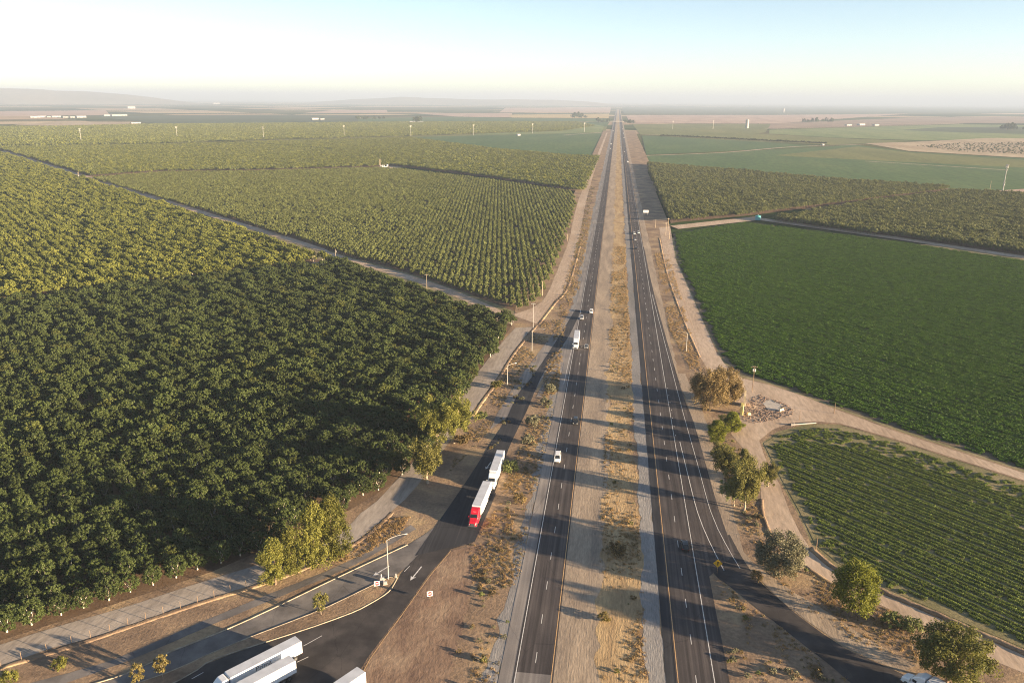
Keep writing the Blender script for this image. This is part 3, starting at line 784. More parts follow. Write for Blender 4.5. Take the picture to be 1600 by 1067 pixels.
def tree_meshes(kind, seed):
    """(trunk mesh, crown mesh) of one tree of the kind, at real size"""
    g = np.random.default_rng(seed)
    if kind == 'orchard':
        mb, tips = wood(g, 4.6, 0.17, 4, 2.0, 0.22)
        c, r = ball_clumps(g, 190, (0, 0, 3.2), (2.9, 2.9, 2.45), 0.36, 0.6, -.8)
        return mb.mesh('trunk', M['trunk_white']), leaf_mesh('crown', c, r, 40, 0.185, M['leaf_dark'], seed, up=.35)
    if kind == 'euc':
        mb, tips = wood(g, 11.5, 0.32, 6, 3.6, 0.22, 0.12)
        C, Rr = [], []
        for p in tips:
            for q in np.linspace(0.35, 1.0, 7):
                i = min(2, int(q * 3)); f = q * 3 - i
                a = p[i].lerp(p[i + 1], f)
                for _ in range(3):
                    C.append(np.array(a) + g.normal(size=3) * np.array([1.15, 1.15, .8])); Rr.append(g.uniform(.65, 1.35))
        return mb.mesh('trunk', M['bark_pale']), leaf_mesh('crown', C, Rr, 115, 0.24, M['leaf_euc'], seed, aspect=2.0, up=.1, squash=1.15, droop=0.9)
    if kind == 'poplar':
        mb, tips = wood(g, 12.0, 0.28, 5, 1.6, 0.15, 0.08)
        C, Rr = [], []
        ph = g.uniform(0, 6.28, 4)
        for k in range(150):
            z = 1.2 + 11.8 * g.random() ** .85; a = g.uniform(0, 6.28); q = g.random() ** .5
            w = 3.3 * math.sin(math.pi * min(1, (z + 2.2) / 15.8)) ** .8 * (1 + .28 * math.sin(2 * a + ph[0] + z * .5) + .22 * math.sin(3 * a + ph[1] - z * .9))
            C.append((math.cos(a) * w * q, math.sin(a) * w * q, z)); Rr.append(g.uniform(.6, 1.15))
        return mb.mesh('trunk', M['bark']), leaf_mesh('crown', C, Rr, 105, 0.23, M['leaf_poplar'], seed, aspect=1.7, squash=1.2, droop=.6)
    if kind == 'round':
        mb, tips = wood(g, 9.0, 0.3, 6, 3.2, 0.2, 0.08)
        c, r = ball_clumps(g, 110, (0, 0, 6.2), (3.9, 3.9, 4.6), 1.05, 0.45, -0.8)
        return mb.mesh('trunk', M['bark']), leaf_mesh('crown', c, r, 130, 0.23, M['leaf_bright'], seed, aspect=1.6, droop=.5)
    if kind == 'broad':
        mb, tips = wood(g, 8.0, 0.34, 7, 4.2, 0.16, 0.1)
        c, r = ball_clumps(g, 130, (0, 0, 5.2), (4.8, 4.8, 4.4), 1.1, 0.45, -0.85)
        return mb.mesh('trunk', M['bark']), leaf_mesh('crown', c, r, 130, 0.23, M['leaf_sage'], seed, aspect=1.7, droop=.6)
    if kind == 'small':
        mb, tips = wood(g, 4.2, 0.09, 4, 1.1, 0.25)
        c, r = ball_clumps(g, 40, (0, 0, 3.3), (1.6, 1.6, 2.0), 0.5, 0.35, -0.9)
        return mb.mesh('trunk', M['bark_pale']), leaf_mesh('crown', c, r, 26, 0.25, M['leaf_poplar'], seed, aspect=1.6)
    if kind == 'shrub':
        mb, tips = wood(g, 1.5, 0.05, 6, 0.9, 0.1)
        c, r = ball_clumps(g, 42, (0, 0, 1.15), (1.5, 1.5, 1.15), 0.42, 0.35, -0.8)
        return mb.mesh('stem', M['bark']), leaf_mesh('crown', c, r, 26, 0.2, M['leaf_sage'], seed, aspect=2.0)

PROTO = {}
def proto(kind, n, base):
    PROTO[kind] = [tree_meshes(kind, base + k) for k in range(n)]
for kind, n in (('orchard', 6), ('euc', 4), ('poplar', 3), ('round', 2), ('broad', 2), ('small', 3), ('shrub', 3)):
    proto(kind, n, 100 + 17 * len(PROTO))
M['leaf_mid'] = leaf('leaf_mid', (0.05, 0.065, 0.014), (0.13, 0.145, 0.035), trans=0.25)
_recoloured = {}
def recolour(me, mat):
    key = (me.name, mat.name)
    if key not in _recoloured:
        c = me.copy(); c.materials[0] = mat; _recoloured[key] = c
    return _recoloured[key]

def tree(name, kind, var, x, y, label, category='tree', group=None, s=(1, 1, 1), rz=0.0, mat=None, z=0.0):
    tm, cm = PROTO[kind][var % len(PROTO[kind])]
    if mat: cm = recolour(cm, M[mat])
    e = empty(name, (x, y, z), rz); e.scale = s
    mobj('stem' if kind == 'shrub' else 'trunk', tm, e); mobj('crown', cm, e)
    return tag(e, label, category, group)

# ------------------------------------------------------------------ masses: points that carry copies of a mesh
def scatter(name, x, y, z, rz, sc, pick, meshes, label=None, category=None, kind='stuff'):
    col = bpy.data.collections.new(name + '_source')
    for i, me in enumerate(meshes):
        o = bpy.data.objects.new('%02d_%s' % (i, me.name), me); col.objects.link(o)
    n = len(x)
    me = bpy.data.meshes.new(name); me.vertices.add(n)
    me.vertices.foreach_set('co', np.stack([x, y, z], 1).astype(np.float32).ravel())
    for an, ty, key, arr in (('turn', 'FLOAT', 'value', rz), ('size', 'FLOAT_VECTOR', 'vector', sc), ('pick', 'INT', 'value', pick)):
        a = me.attributes.new(an, ty, 'POINT')
        a.data.foreach_set(key, np.asarray(arr, np.int32 if ty == 'INT' else np.float32).ravel())
    o = mobj(name, me)
    ng = bpy.data.node_groups.new(name + '_nodes', 'GeometryNodeTree')
    ng.interface.new_socket('Geometry', in_out='INPUT', socket_type='NodeSocketGeometry')
    ng.interface.new_socket('Geometry', in_out='OUTPUT', socket_type='NodeSocketGeometry')
    gi, go = ng.nodes.new('NodeGroupInput'), ng.nodes.new('NodeGroupOutput')
    ins = ng.nodes.new('GeometryNodeInstanceOnPoints'); ci = ng.nodes.new('GeometryNodeCollectionInfo')
    ci.inputs['Collection'].default_value = col; ci.inputs['Separate Children'].default_value = True; ci.inputs['Reset Children'].default_value = True
    ins.inputs['Pick Instance'].default_value = True
    def attr(nm, ty):
        a = ng.nodes.new('GeometryNodeInputNamedAttribute'); a.data_type = ty; a.inputs['Name'].default_value = nm
        return a.outputs['Attribute']
    cx = ng.nodes.new('ShaderNodeCombineXYZ'); er = ng.nodes.new('FunctionNodeEulerToRotation')
    L = ng.links.new
    L(attr('turn', 'FLOAT'), cx.inputs['Z']); L(cx.outputs[0], er.inputs[0]); L(er.outputs[0], ins.inputs['Rotation'])
    L(attr('size', 'FLOAT_VECTOR'), ins.inputs['Scale']); L(attr('pick', 'INT'), ins.inputs['Instance Index'])
    L(gi.outputs[0], ins.inputs['Points']); L(ci.outputs[0], ins.inputs['Instance']); L(ins.outputs[0], go.inputs[0])
    md = o.modifiers.new('copies', 'NODES'); md.node_group = ng
    return tag(o, label, category, None, kind)

def joined(kind, seed, leafm, trunkm, per, size, n, centre, rad, cr, th, tr):
    """whole tree in one mesh, for the masses of far trees"""
    g = np.random.default_rng(seed)
    mb = MB().tube([(0, 0, -.1), (0, 0, th)], [tr, tr * .7], 5)
    c, r = ball_clumps(g, n, centre, rad, cr)
    return leaf_mesh(kind, c, r, per, size, leafm, seed, extra=(mb.v, mb.f, trunkm))

def orchard_mass(name, poly, sp, ang, origin, meshes, label, rmin=0.85, rmax=1.15, skip=0.03, margin=1.1, jitter=0.35, keep=None, z=0.0, singles=0, single_name='orchard_tree', single_label=None, single_group=None):
    x, y = grid_points(poly, sp[0], sp[1], ang, jitter, origin)
    k = in_view(x, y, 3.0, margin) & (NPR.random(len(x)) > skip)
    x, y = x[k], y[k]
    if keep is not None:
        k = keep(x, y); x, y = x[k], y[k]
    o = np.argsort(np.hypot(x, y)); x, y = x[o], y[o]
    for i in range(singles):
        q = bpy.data.objects.new(single_name, meshes[RNG.randrange(len(meshes))]); link(q)
        k = RNG.uniform(rmin, rmax); q.location = (float(x[i]), float(y[i]), z); q.rotation_euler = (0, 0, RNG.uniform(0, 6.28)); q.scale = (k * RNG.uniform(.9, 1.1), k * RNG.uniform(.9, 1.1), k * RNG.uniform(.9, 1.12))
        tag(q, single_label, 'tree', single_group)
    x, y = x[singles:], y[singles:]
    n = len(x)
    s = NPR.uniform(rmin, rmax, n)
    sc = np.stack([s * NPR.uniform(.9, 1.1, n), s * NPR.uniform(.9, 1.1, n), s * NPR.uniform(.9, 1.12, n)], 1)
    print(name, n)
    return scatter(name, x, y, np.full(n, z), NPR.uniform(0, 6.28, n), sc, NPR.integers(0, len(meshes), n), meshes, label, 'orchard')

# ------------------------------------------------------------------ orchards on the left
A_CORNER = (-49.8, 395.5)
nw = Vector((-math.sin(GRID), math.cos(GRID)))            # up and to the left along the orchard track
sw = Vector((-math.cos(GRID), -math.sin(GRID)))
def at(o, a, b): return (o[0] + nw.x * a + sw.x * b, o[1] + nw.y * a + sw.y * b)
SEP = 204.0                                               # distance of the dividing lane from the corner
polyA = [p for p in ORCH_EDGE] + [(-260, 60), at(A_CORNER, SEP - 6, 360), at(A_CORNER, SEP - 6, 2)]
polyB = [at(A_CORNER, SEP + 6, 6), at(A_CORNER, SEP + 6, 700), at(A_CORNER, 1700, 700), at(A_CORNER, 1700, 62), at(A_CORNER, 800, 26)]
C0 = (-48.8, 420.6)
polyC = [C0, (-40.0, 456.3), (-38.8, 632.9), (-42.6, 912.5), (-53.4, 1015.8), (-184.9, 1159.7), (-352.1, 1304.5), (-395.2, 1321.5), (-564.8, 1224.0), (-694.7, 1174.3), (-742.2, 1069.8), (-520.1, 868.7), (-323.0, 690.5), (-207.9, 577.1), (-123.0, 502.6), (-80.7, 456.5)]
polyD = [(-1346.5, 1643.9), (-768.1, 1105.0), (-712.9, 1205.7), (-580.0, 1257.5), (-410.8, 1358.9), (-390.4, 1391.6), (-349.5, 1357.9), (-192.7, 1209.0), (-53.4, 1045.9), (-38.9, 1033.3), (-34.2, 1687.8), (-92.5, 1694.4), (-287.1, 1897.6), (-612.8, 2391.1), (-910.9, 2066.2), (-1112.9, 1859.1), (-1397.2, 1706.8)]
for nm, pl in (('orchard_floor', polyA), ('orchard_floor', polyB), ('orchard_floor', polyC), ('orchard_floor', polyD)):
    sheet(nm, pl, -0.02, M['orchard_floor'])

PUMP = (-204.7, 530.4)
def clear_of_pump(x, y):
    pd = math.hypot(*PUMP); ux, uy = PUMP[0] / pd, PUMP[1] / pd
    return (np.hypot(x - PUMP[0], y - PUMP[1]) > 9) & (np.hypot(x - PUMP[0] + ux * 12, y - PUMP[1] + uy * 12) > 8)
x, y = grid_points(polyA, 5.1, 5.3, GRID, 0.45, A_CORNER)
k = in_view(x, y, 4.0, 1.06) & (NPR.random(len(x)) > 0.015) & clear_of_pump(x, y)
x, y = x[k], y[k]
cd = np.hypot(x, y)
order = np.argsort(cd); x, y = x[order], y[order]
near = 300
for i in range(near):
    s = RNG.uniform(0.78, 1.12) if RNG.random() > .05 else RNG.uniform(.5, .72)
    tree('orchard_tree', 'orchard', RNG.randrange(6), float(x[i]), float(y[i]), 'dark green nut tree in the close-packed front rows of the orchard beside the frontage road', 'tree', 'front rows of the dark nut orchard',
         (s * RNG.uniform(.95, 1.12), s * RNG.uniform(.95, 1.12), s * RNG.uniform(.88, 1.18)), RNG.uniform(0, 6.28), mat=None if RNG.random() > .07 else 'leaf_mid')
xr, yr = x[near:], y[near:]; n = len(xr); print('orchard rest', n)
farA = [joined('nut_tree', 40 + i, M['leaf_dark' if i < 5 else 'leaf_mid'], M['trunk_white'], 30, 0.3, 110, (0, 0, 3.3), (2.85, 2.85, 2.4), 0.45, 1.6, .16) for i in range(6)]
s = np.where(NPR.random(n) > .05, NPR.uniform(.8, 1.14, n), NPR.uniform(.5, .72, n))
scatter('dark_orchard', xr, yr, np.zeros(n), NPR.uniform(0, 6.28, n), np.stack([s * NPR.uniform(.95, 1.1, n), s * NPR.uniform(.95, 1.1, n), s * NPR.uniform(.88, 1.18, n)], 1), np.where(NPR.random(n) < .07, 5, NPR.integers(0, 5, n)), farA,
        'back rows of the dark green nut orchard up to the dividing lane', 'orchard')
farB = [joined('nut_tree', 60 + i, M['leaf_olive'], M['trunk_white'], 20, 0.42, 64, (0, 0, 3.5), (2.9, 2.9, 2.3), 0.55, 1.6, .16) for i in range(5)]
orchard_mass('yellowing_orchard', polyB, (6.4, 6.4), GRID, A_CORNER, farB, 'yellow green mature orchard beyond the dividing lane', keep=clear_of_pump, rmin=.85, rmax=1.25, skip=.05, jitter=.8, singles=200, single_name='yellowing_tree', single_label='yellow green mature tree in the rows just beyond the dividing lane', single_group='front rows of the yellowing orchard')
farC = [joined('young_tree', 80 + i, M['leaf_young'], M['bark'], 22, 0.46, 32, (0, 0, 2.15), (1.65, 1.65, 1.5), 0.48, 1.2, .1) for i in range(4)]
orchard_mass('young_orchard', polyC, (4.8, 6.5), GRID, C0, farC, 'young orchard of small rounded trees in clear rows', .92, 1.12, .045, jitter=.15, singles=250, single_name='young_tree', single_label='small rounded tree in the roadside corner of the young orchard', single_group='front rows of the young orchard')
farD = [joined('far_tree', 90 + i, M['leaf_olive' if i < 2 else 'leaf_young'], M['bark'], 8, 0.9, 22, (0, 0, 2.9), (2.5, 2.5, 1.9), 0.7, 1.3, .14) for i in range(4)]
orchard_mass('distant_orchard', polyD, (5.6, 7.4), GRID, C0, farD, 'hazy orchard blocks behind the young trees', .85, 1.15, .03)

polyE = [(-2407.0, 2767.3), (-2163.7, 2962.7), (-1970.5, 3335.9), (-1623.5, 3560.9), (-1038.6, 4062.2), (-220.0, 4440.2), (-99.9, 3800.0), (-202.2, 3122.2), (-650.2, 2538.0), (-967.0, 2195.0), (-1159.2, 1937.5), (-1433.2, 1751.4), (-1495.6, 1709.0)]
farE = [joined('hazy_tree', 97 + i, M['leaf_olive' if i else 'leaf_young'], M['bark'], 5, 1.7, 12, (0, 0, 3.0), (2.8, 2.8, 1.8), 0.8, 1.3, .14) for i in range(3)]
orchard_mass('hazy_orchard', polyE, (8.0, 9.5), GRID, C0, farE, 'hazy orchard strips stretching to the far fields on the left', .9, 1.2, .03, z=-.5)

# ------------------------------------------------------------------ orchard on the right
polyR = [(55, 775), (62.8, 785.0), (143.9, 849.1), (275.6, 982.0), (428.2, 1128.4), (454.1, 1165.5), (319.3, 1248.4), (207.3, 1369.0), (58.8, 1517.1), (55, 1345)]
polyR2 = [(152.1, 804.6), (243.0, 720.5), (315.1, 651.2), (363.2, 607.2), (622.2, 1070.5), (514.7, 1092.1), (447.6, 1116.6), (294.5, 973.2)]
for pl in (polyR, polyR2):
    sheet('orchard_floor', pl, -0.02, M['orchard_floor'])
farR = [joined('almond_tree', 120 + i, M['leaf_right'], M['bark'], 12, 0.62, 34, (0, 0, 3.1), (2.5, 2.5, 2.2), 0.7, 1.4, .14) for i in range(4)]
orchard_mass('almond_orchard', polyR, (5.0, 6.6), GRID, (55, 775), farR, 'grey green orchard block along the right carriageway', .9, 1.2, .01, jitter=.4, singles=150, single_name='almond_tree', single_label='grey green tree at the highway corner of the right orchard block', single_group='front rows of the right orchard')
orchard_mass('almond_orchard', polyR2, (5.0, 6.6), GRID, (55, 775), farR, 'grey green orchard block beside the long dirt track below the tower', .9, 1.2, .01, jitter=.4)

# ------------------------------------------------------------------ crops on the right
def bed(name, seed, L, W, H, n, size, mat):
    g = np.random.default_rng(seed)
    C = np.stack([g.uniform(-L / 2, L / 2, n), g.normal(0, W / 4.2, n).clip(-W / 2, W / 2), g.uniform(.12, H, n)], 1)
    C[:, 2] *= 1 - (np.abs(C[:, 1]) / (W / 2)) ** 2 * .55
    return leaf_mesh(name, C, np.full(n, size * .8), 3, size, mat, seed, aspect=1.5, up=1.2)
polyF = [(53.2, 713.0), (103.4, 771.1), (127.7, 796.1), (237.5, 703.1), (305.0, 628.9), (347.3, 578.7), (152.9, 231.0), (133.8, 250.9), (104.3, 280.9), (87.1, 301.3), (69.4, 323.0), (57.7, 331.9), (52.5, 350.5), (50.4, 413.1), (48.1, 590.1)]
polyG = [(54.5, 260.2), (61.5, 269.6), (72.8, 277.6), (84.4, 279.2), (100.0, 267.3), (129.1, 240.4), (148.3, 222.8), (104.6, 144.6), (91.6, 157.6), (77.8, 169.1), (67.4, 178.2), (60.3, 186.8), (56.8, 195.0), (56.5, 212.2), (55.2, 235.8)]
sheet('crop_field', polyF, -0.01, M['crop_soil']); sheet('crop_field', polyG, -0.01, M['weedy_soil'])
bedsF = [bed('crop_bed', 200 + i, 3.0, 2.1, .6, 90, .32, M['leaf_crop']) for i in range(5)]
x, y = grid_points(polyF, 2.7, 1.75, GRID + math.pi / 2, .12, (55, 600))
k = in_view(x, y, .5, 1.08) & (NPR.random(len(x)) > .012) & (NPR.random(len(x)) < edge_dist(x, y, polyF) / 4.0 - .15); x, y = x[k], y[k]; n = len(x); print('crop F', n)
gf = np.random.default_rng(9); low = sum(np.sin(x * gf.normal(0, .05) + y * gf.normal(0, .05) + gf.uniform(0, 6.28)) for _ in range(8)) / 3.0
vrow = -(x - 55) * math.sin(GRID + math.pi / 2) + (y - 600) * math.cos(GRID + math.pi / 2)
tram = np.where(np.abs((vrow % 22.0) - 11) < .9, .6, 1.0) * np.clip(1 + .12 * low, .7, 1.3)
scatter('leafy_crop', x, y, np.zeros(n), GRID + math.pi / 2 + NPR.integers(0, 2, n) * math.pi + NPR.uniform(-.08, .08, n), np.stack([np.ones(n), NPR.uniform(.85, 1.15, n), NPR.uniform(.75, 1.3, n) * tram], 1), NPR.integers(0, 5, n), bedsF,
        'dense dark green crop field below the orchard track', 'crop')
bedsG = [bed('bean_bed', 230 + i, 1.7, 1.5, .34, 110, .17, M['leaf_bean']) for i in range(5)]
headland = [(57.8, 256.5), (69.8, 263.5), (83.3, 260.1), (95.7, 253.7), (124.1, 229.3), (143.2, 213.5), (105.5, 146.2), (92.4, 159.4), (78.6, 171.2), (68.1, 180.4), (62.7, 188.9), (61.3, 198.8), (59.5, 216.4), (57.8, 239.3)]
x, y = grid_points(polyG, 1.45, 1.7, GRID + math.pi / 2, .06, (60, 200))
inner = in_poly(x, y, headland)
k = in_view(x, y, .3, 1.08) & (inner | (NPR.random(len(x)) > .38)) & (NPR.random(len(x)) > .02) & (NPR.random(len(x)) < edge_dist(x, y, polyG) / 3.5 - .12); x, y, inner = x[k], y[k], inner[k]; n = len(x); print('crop G', n)
row = np.round((-(x - 60) * math.sin(GRID + math.pi / 2) + (y - 200) * math.cos(GRID + math.pi / 2)) / 1.7).astype(int)
odd = (row % 2 == 1) & inner; ga = GRID + math.pi / 2
x = np.where(odd, x + math.sin(ga) * .32, x); y = np.where(odd, y - math.cos(ga) * .32, y)
hrow = np.random.default_rng(4).uniform(.85, 1.12, 4000)[row % 4000] * np.where(row % 8 == 0, .75, 1.0)
turn = np.where(inner, GRID + math.pi / 2, GRID + NPR.uniform(0, 6.28, n))
scatter('row_crop', x, y, np.zeros(n), turn + NPR.integers(0, 2, n) * math.pi, np.stack([np.ones(n), NPR.uniform(.85, 1.1, n) * np.clip(hrow, .6, 1.1), NPR.uniform(.8, 1.2, n) * hrow], 1), NPR.integers(0, 5, n), bedsG,
        'low green crop in ridged rows beside the curved dirt road', 'crop')

# ------------------------------------------------------------------ dry grass and weeds on the verges
def tuft(name, seed, n, h, spread, mat, w=.035):
    g = np.random.default_rng(seed); vs, fs = [], []
    for k in range(n):
        a = g.uniform(0, 6.28); r = spread * g.random() ** .7; x0, y0 = math.cos(a) * r, math.sin(a) * r
        hh = h * g.uniform(.5, 1.15); l = g.normal(0, .35 * hh, 2); b = g.uniform(0, 3.14); dx, dy = math.cos(b) * w, math.sin(b) * w
        i = len(vs)
        vs += [(x0 - dx, y0 - dy, 0), (x0 + dx, y0 + dy, 0), (x0 + l[0] * .6 + dx, y0 + l[1] * .6 + dy, hh * .7), (x0 + l[0] * .6 - dx, y0 + l[1] * .6 - dy, hh * .7), (x0 + l[0], y0 + l[1], hh)]
        fs += [(i, i + 1, i + 2, i + 3), (i + 3, i + 2, i + 4)]
    return new_mesh(name, vs, fs, mat)
straws = [tuft('straw_tuft', 300 + i, 26, .26, .6, M['straw'], .04) for i in range(3)] + [tuft('weed_tuft', 310 + i, 22, .24, .45, M['dry_weed'], .05) for i in range(2)]
def grass(name, poly, density, label, straw=.7, smin=.45, smax=1.2, clump=.5, seed=0, margin=1.05):
    P = np.array([(p[0], p[1]) for p in poly]); lo, hi = P.min(0), P.max(0)
    n = int((hi - lo).prod() * density * 2.2)
    x = NPR.uniform(lo[0], hi[0], n); y = NPR.uniform(lo[1], hi[1], n)
    k = in_poly(x, y, poly) & in_view(x, y, 0, margin)
    g = np.random.default_rng(seed); f = np.zeros(n)
    for _ in range(7):
        kx, ky, p = g.normal(0, .33), g.normal(0, .16), g.uniform(0, 6.28)
        f += np.sin(x * kx + y * ky + p)
    k &= NPR.random(n) < 1 / (1 + np.exp(-(f - clump) * 1.6))
    x, y = x[k], y[k]; n = len(x); s = NPR.uniform(smin, smax, n)
    pick = np.where(NPR.random(n) < straw, NPR.integers(0, 3, n), 3 + NPR.integers(0, 2, n))
    print(name, n)
    scatter(name, x, y, np.zeros(n), NPR.uniform(0, 6.28, n), np.stack([s, s, s * NPR.uniform(.7, 1.3, n)], 1), pick, straws, label, 'grass')
grass('dry_grass', [(.4, 120), (10.8, 120), (10.8, 640), (.4, 640)], .8, 'straw coloured dry grass down the middle of the median', .8, seed=1, clump=-.3)
grass('dry_grass', [(-24.5, 120), (-19.3, 120), (-19.3, 300), (-24, 460), (-28, 460), (-26, 300), (-28.8, 216.1), (-29.5, 183.0), (-28.1, 160.3), (-24.4, 131.0)], .8, 'dry weeds between the ramp and the left carriageway', .55, seed=2, clump=.1)
grass('dry_grass', [(28.8, 176.2), (35.8, 164.6), (45.2, 150.9), (51.6, 141.3), (27.0, 138.0)], .9, 'dry grass in the wedge between exit ramp and highway', .8, seed=3, clump=.1)
grass('dry_grass', [(36.5, 330), (41, 330), (43.5, 620), (33, 620), (31, 400)], .7, 'dry grass strip along the right carriageway', .9, seed=4, clump=-.4)
grass('dry_grass', [(37.2, 276.1), (46.6, 254.9), (45.3, 214.4), (44.3, 198.1), (51.3, 183.8), (56.6, 176.7), (65.0, 170.0), (73.2, 161.0), (68.9, 148.8), (55.3, 155.2), (47.0, 166.8), (41.1, 183.6), (37.8, 205.9), (37.9, 243.6)], .8, 'dry grass under the trees beside the exit ramp', .6, seed=5, clump=.2)
grass('dry_grass', [(-34.2, 408.0), (-24.1, 409.5), (-31.3, 341.9), (-38.1, 284.6), (-40.4, 259.0), (-43.2, 242.1), (-47.9, 222.2), (-48.5, 246.7), (-46.0, 286.9), (-41.9, 345.1)], .7, 'dry weeds between the frontage road and the off-ramp', .5, seed=6, clump=.2)
grass('dry_grass', [(-53.2, 194.7), (-59.7, 191.6), (-67.0, 172.9), (-64.8, 169.0), (-60.7, 171.9), (-52.8, 186.4)], 1.4, 'straw coloured grass on the bank above the swale', .95, seed=7, clump=-.8)
grass('dry_grass', [(-29.1, 485.1), (-29.2, 848.7), (-21.9, 850.0), (-19.2, 486.7), (-22.3, 437.5)], .6, 'scrub strip beside the left carriageway', .5, seed=8, clump=0)
grass('dry_grass', [(-23.8, 343.0), (-20.0, 347.4), (-19.1, 301.7), (-22.4, 280.2), (-25.4, 308.4)], 1.0, 'golden grass in the ramp gore', .9, seed=9, clump=-.5)
grass('dry_grass', [(-33.9, 184.0), (-30.3, 200.1), (-29.0, 224.8), (-25.0, 225.4), (-23.6, 190.4), (-26.1, 183.5), (-27.9, 159.1), (-31.0, 167.9)], 1.1, 'golden dry grass beside the red truck', .8, seed=12, clump=-.2)

# low scrub on the left verge and in the median
scrubs = [joined('low_scrub', 400 + i, M[m], M['bark'], 14, .17, 16, (0, 0, .4), (.6, .6, .4), .2, .2, .03) for i, m in enumerate(('leaf_sage', 'leaf_euc', 'leaf_brown', 'leaf_young'))]
def scrub(name, poly, density, label, p=(.45, .2, .3, .05)):
    P = np.array(poly); lo, hi = P.min(0), P.max(0); n = int((hi - lo).prod() * density)
    x = NPR.uniform(lo[0], hi[0], n); y = NPR.uniform(lo[1], hi[1], n)
    k = in_poly(x, y, poly) & in_view(x, y, 0, 1.05) & (np.sin(x * .7 + y * .13) + np.sin(y * .31 + 1) + NPR.normal(0, .8, n) > .3); x, y = x[k], y[k]; n = len(x)
    s = NPR.uniform(.35, 1.3, n); print(name, n)
    scatter(name, x, y, np.zeros(n), NPR.uniform(0, 6.28, n), np.stack([s, s, s * NPR.uniform(.7, 1.2, n)], 1), NPR.choice(4, n, p=p), scrubs, label, 'scrub')
scrub('low_scrub', [(-19.4, 120), (-19.4, 330), (-25, 470), (-29, 470), (-25, 330), (-25, 240), (-28, 190), (-29, 120)], .09, 'low grey green scrub between the off-ramp and the left carriageway')
scrub('low_scrub', [(-30, 330), (-38, 330), (-38, 270), (-40, 240), (-36, 240), (-31, 300)], .3, 'low scrub between the frontage road and the dark new ramp')
scrub('low_scrub', [(2, 125), (10, 125), (10, 520), (2, 520)], .06, 'scattered low scrub in the median straw', (.2, .2, .55, .05))
scrub('low_scrub', [(-28, 520), (-24, 520), (-26, 1100), (-33, 1100)], .12, 'far scrub strip beside the left carriageway')
scrub('low_scrub', [(38.7, 279.4), (46.9, 249.8), (45.7, 213.7), (45.0, 197.2), (55.0, 176.5), (52.0, 170.0), (43.5, 183.9), (38.3, 209.7), (37.3, 243.5)], .3, 'low scrub under the trees along the exit ramp')
scrub('low_scrub', [(29.1, 176.2), (36.2, 162.9), (45.1, 150.4), (50.3, 141.1), (27.2, 138.0)], .15, 'low scrub in the wedge beside the exit ramp')
# ------------------------------------------------------------------ single trees and shrubs
PI = math.pi
tree('roadside_tree', 'poplar', 0, *(-77.0, 158.1), 'slender yellow green tree at the fence, leftmost of the frontage row', s=(1.0, 1.0, .92), rz=.4, group='trees along the left frontage road')
tree('roadside_tree', 'poplar', 1, *(-74.6, 162.8), 'slim yellow green tree second from the fence end of the frontage row', s=(1.0, 1.0, .95), rz=1.9, group='trees along the left frontage road')
tree('roadside_tree', 'poplar', 2, *(-70.1, 166.5), 'tall bushy tree third along the frontage row beside the orchard', s=(1.25, 1.25, 1.34), rz=2.7, group='trees along the left frontage road')
tree('roadside_tree', 'poplar', 0, *(-66.6, 169.9), 'tallest bushy tree at the bend end of the frontage row', s=(1.2, 1.2, 1.36), rz=4.1, group='trees along the left frontage road')
tree('roadside_tree', 'euc', 0, *(-52.7, 214.9), 'spreading drooping tree standing where the dirt lane meets the off-ramp', s=(1.25, 1.25, 1.2), rz=.2, group='trees along the left frontage road')
tree('roadside_tree', 'euc', 1, *(-55.9, 241.9), 'big olive green tree behind the drooping one, on the orchard side', s=(1.35, 1.35, 1.42), rz=1.2, mat='leaf_poplar', group='trees along the left frontage road')
tree('roadside_tree', 'euc', 2, *(-50.6, 245.3), 'big olive green tree behind the drooping one, on the ramp side', s=(1.3, 1.3, 1.38), rz=3.3, mat='leaf_poplar', group='trees along the left frontage road')
tree('roadside_tree', 'round', 0, *(-65.0, 222.5), 'low rounded tree at the orchard corner left of the drooping tree', s=(.75, .75, .62), rz=2, mat='leaf_poplar', group='trees along the left frontage road')
tree('roadside_tree', 'broad', 0, *(38.3, 291.6), 'broad brownish grey tree at the far end of the right-hand row', s=(1.3, 1.3, 1.5), rz=.3, mat='leaf_brown', group='trees along the exit ramp')
tree('roadside_tree', 'broad', 1, *(45.6, 296.7), 'broad brownish grey tree nearest the demolished yard', s=(1.3, 1.3, 1.45), rz=2.2, mat='leaf_brown', group='trees along the exit ramp')
tree('roadside_tree', 'poplar', 1, *(38.6, 259.1), 'bright yellow green bushy tree below the brownish pair, road side', s=(1.1, 1.1, .58), rz=1, mat='leaf_bright', group='trees along the exit ramp')
tree('roadside_tree', 'poplar', 2, *(44.9, 268.9), 'bright yellow green bushy tree beside the standing ruin wall', s=(1.1, 1.1, .55), rz=4, mat='leaf_bright', group='trees along the exit ramp')
tree('roadside_tree', 'euc', 3, *(37.7, 231.9), 'ragged drooping tree leaning towards the exit lane', s=(.85, .85, .82), rz=.9, group='trees along the exit ramp')
tree('roadside_tree', 'euc', 1, *(40.8, 211.1), 'tallest drooping tree at the foot of the ramp-side clump', s=(1.0, 1.0, 1.4), rz=2.9, group='trees along the exit ramp')
tree('roadside_tree', 'euc', 2, *(50.2, 227.2), 'small drooping tree overhanging the curved dirt road', s=(.6, .6, .62), rz=5, group='trees along the exit ramp')
tree('roadside_tree', 'euc', 0, *(38.3, 213.4), 'dark drooping tree in the shade of the tallest one', s=(.75, .75, .8), rz=1.4, mat='leaf_young', group='trees along the exit ramp')
tree('roadside_tree', 'broad', 0, *(44.3, 178.3), 'rounded grey green tree on the bare verge beside the gore', s=(1.12, 1.12, 1.12), rz=2.5, group='trees along the exit ramp')
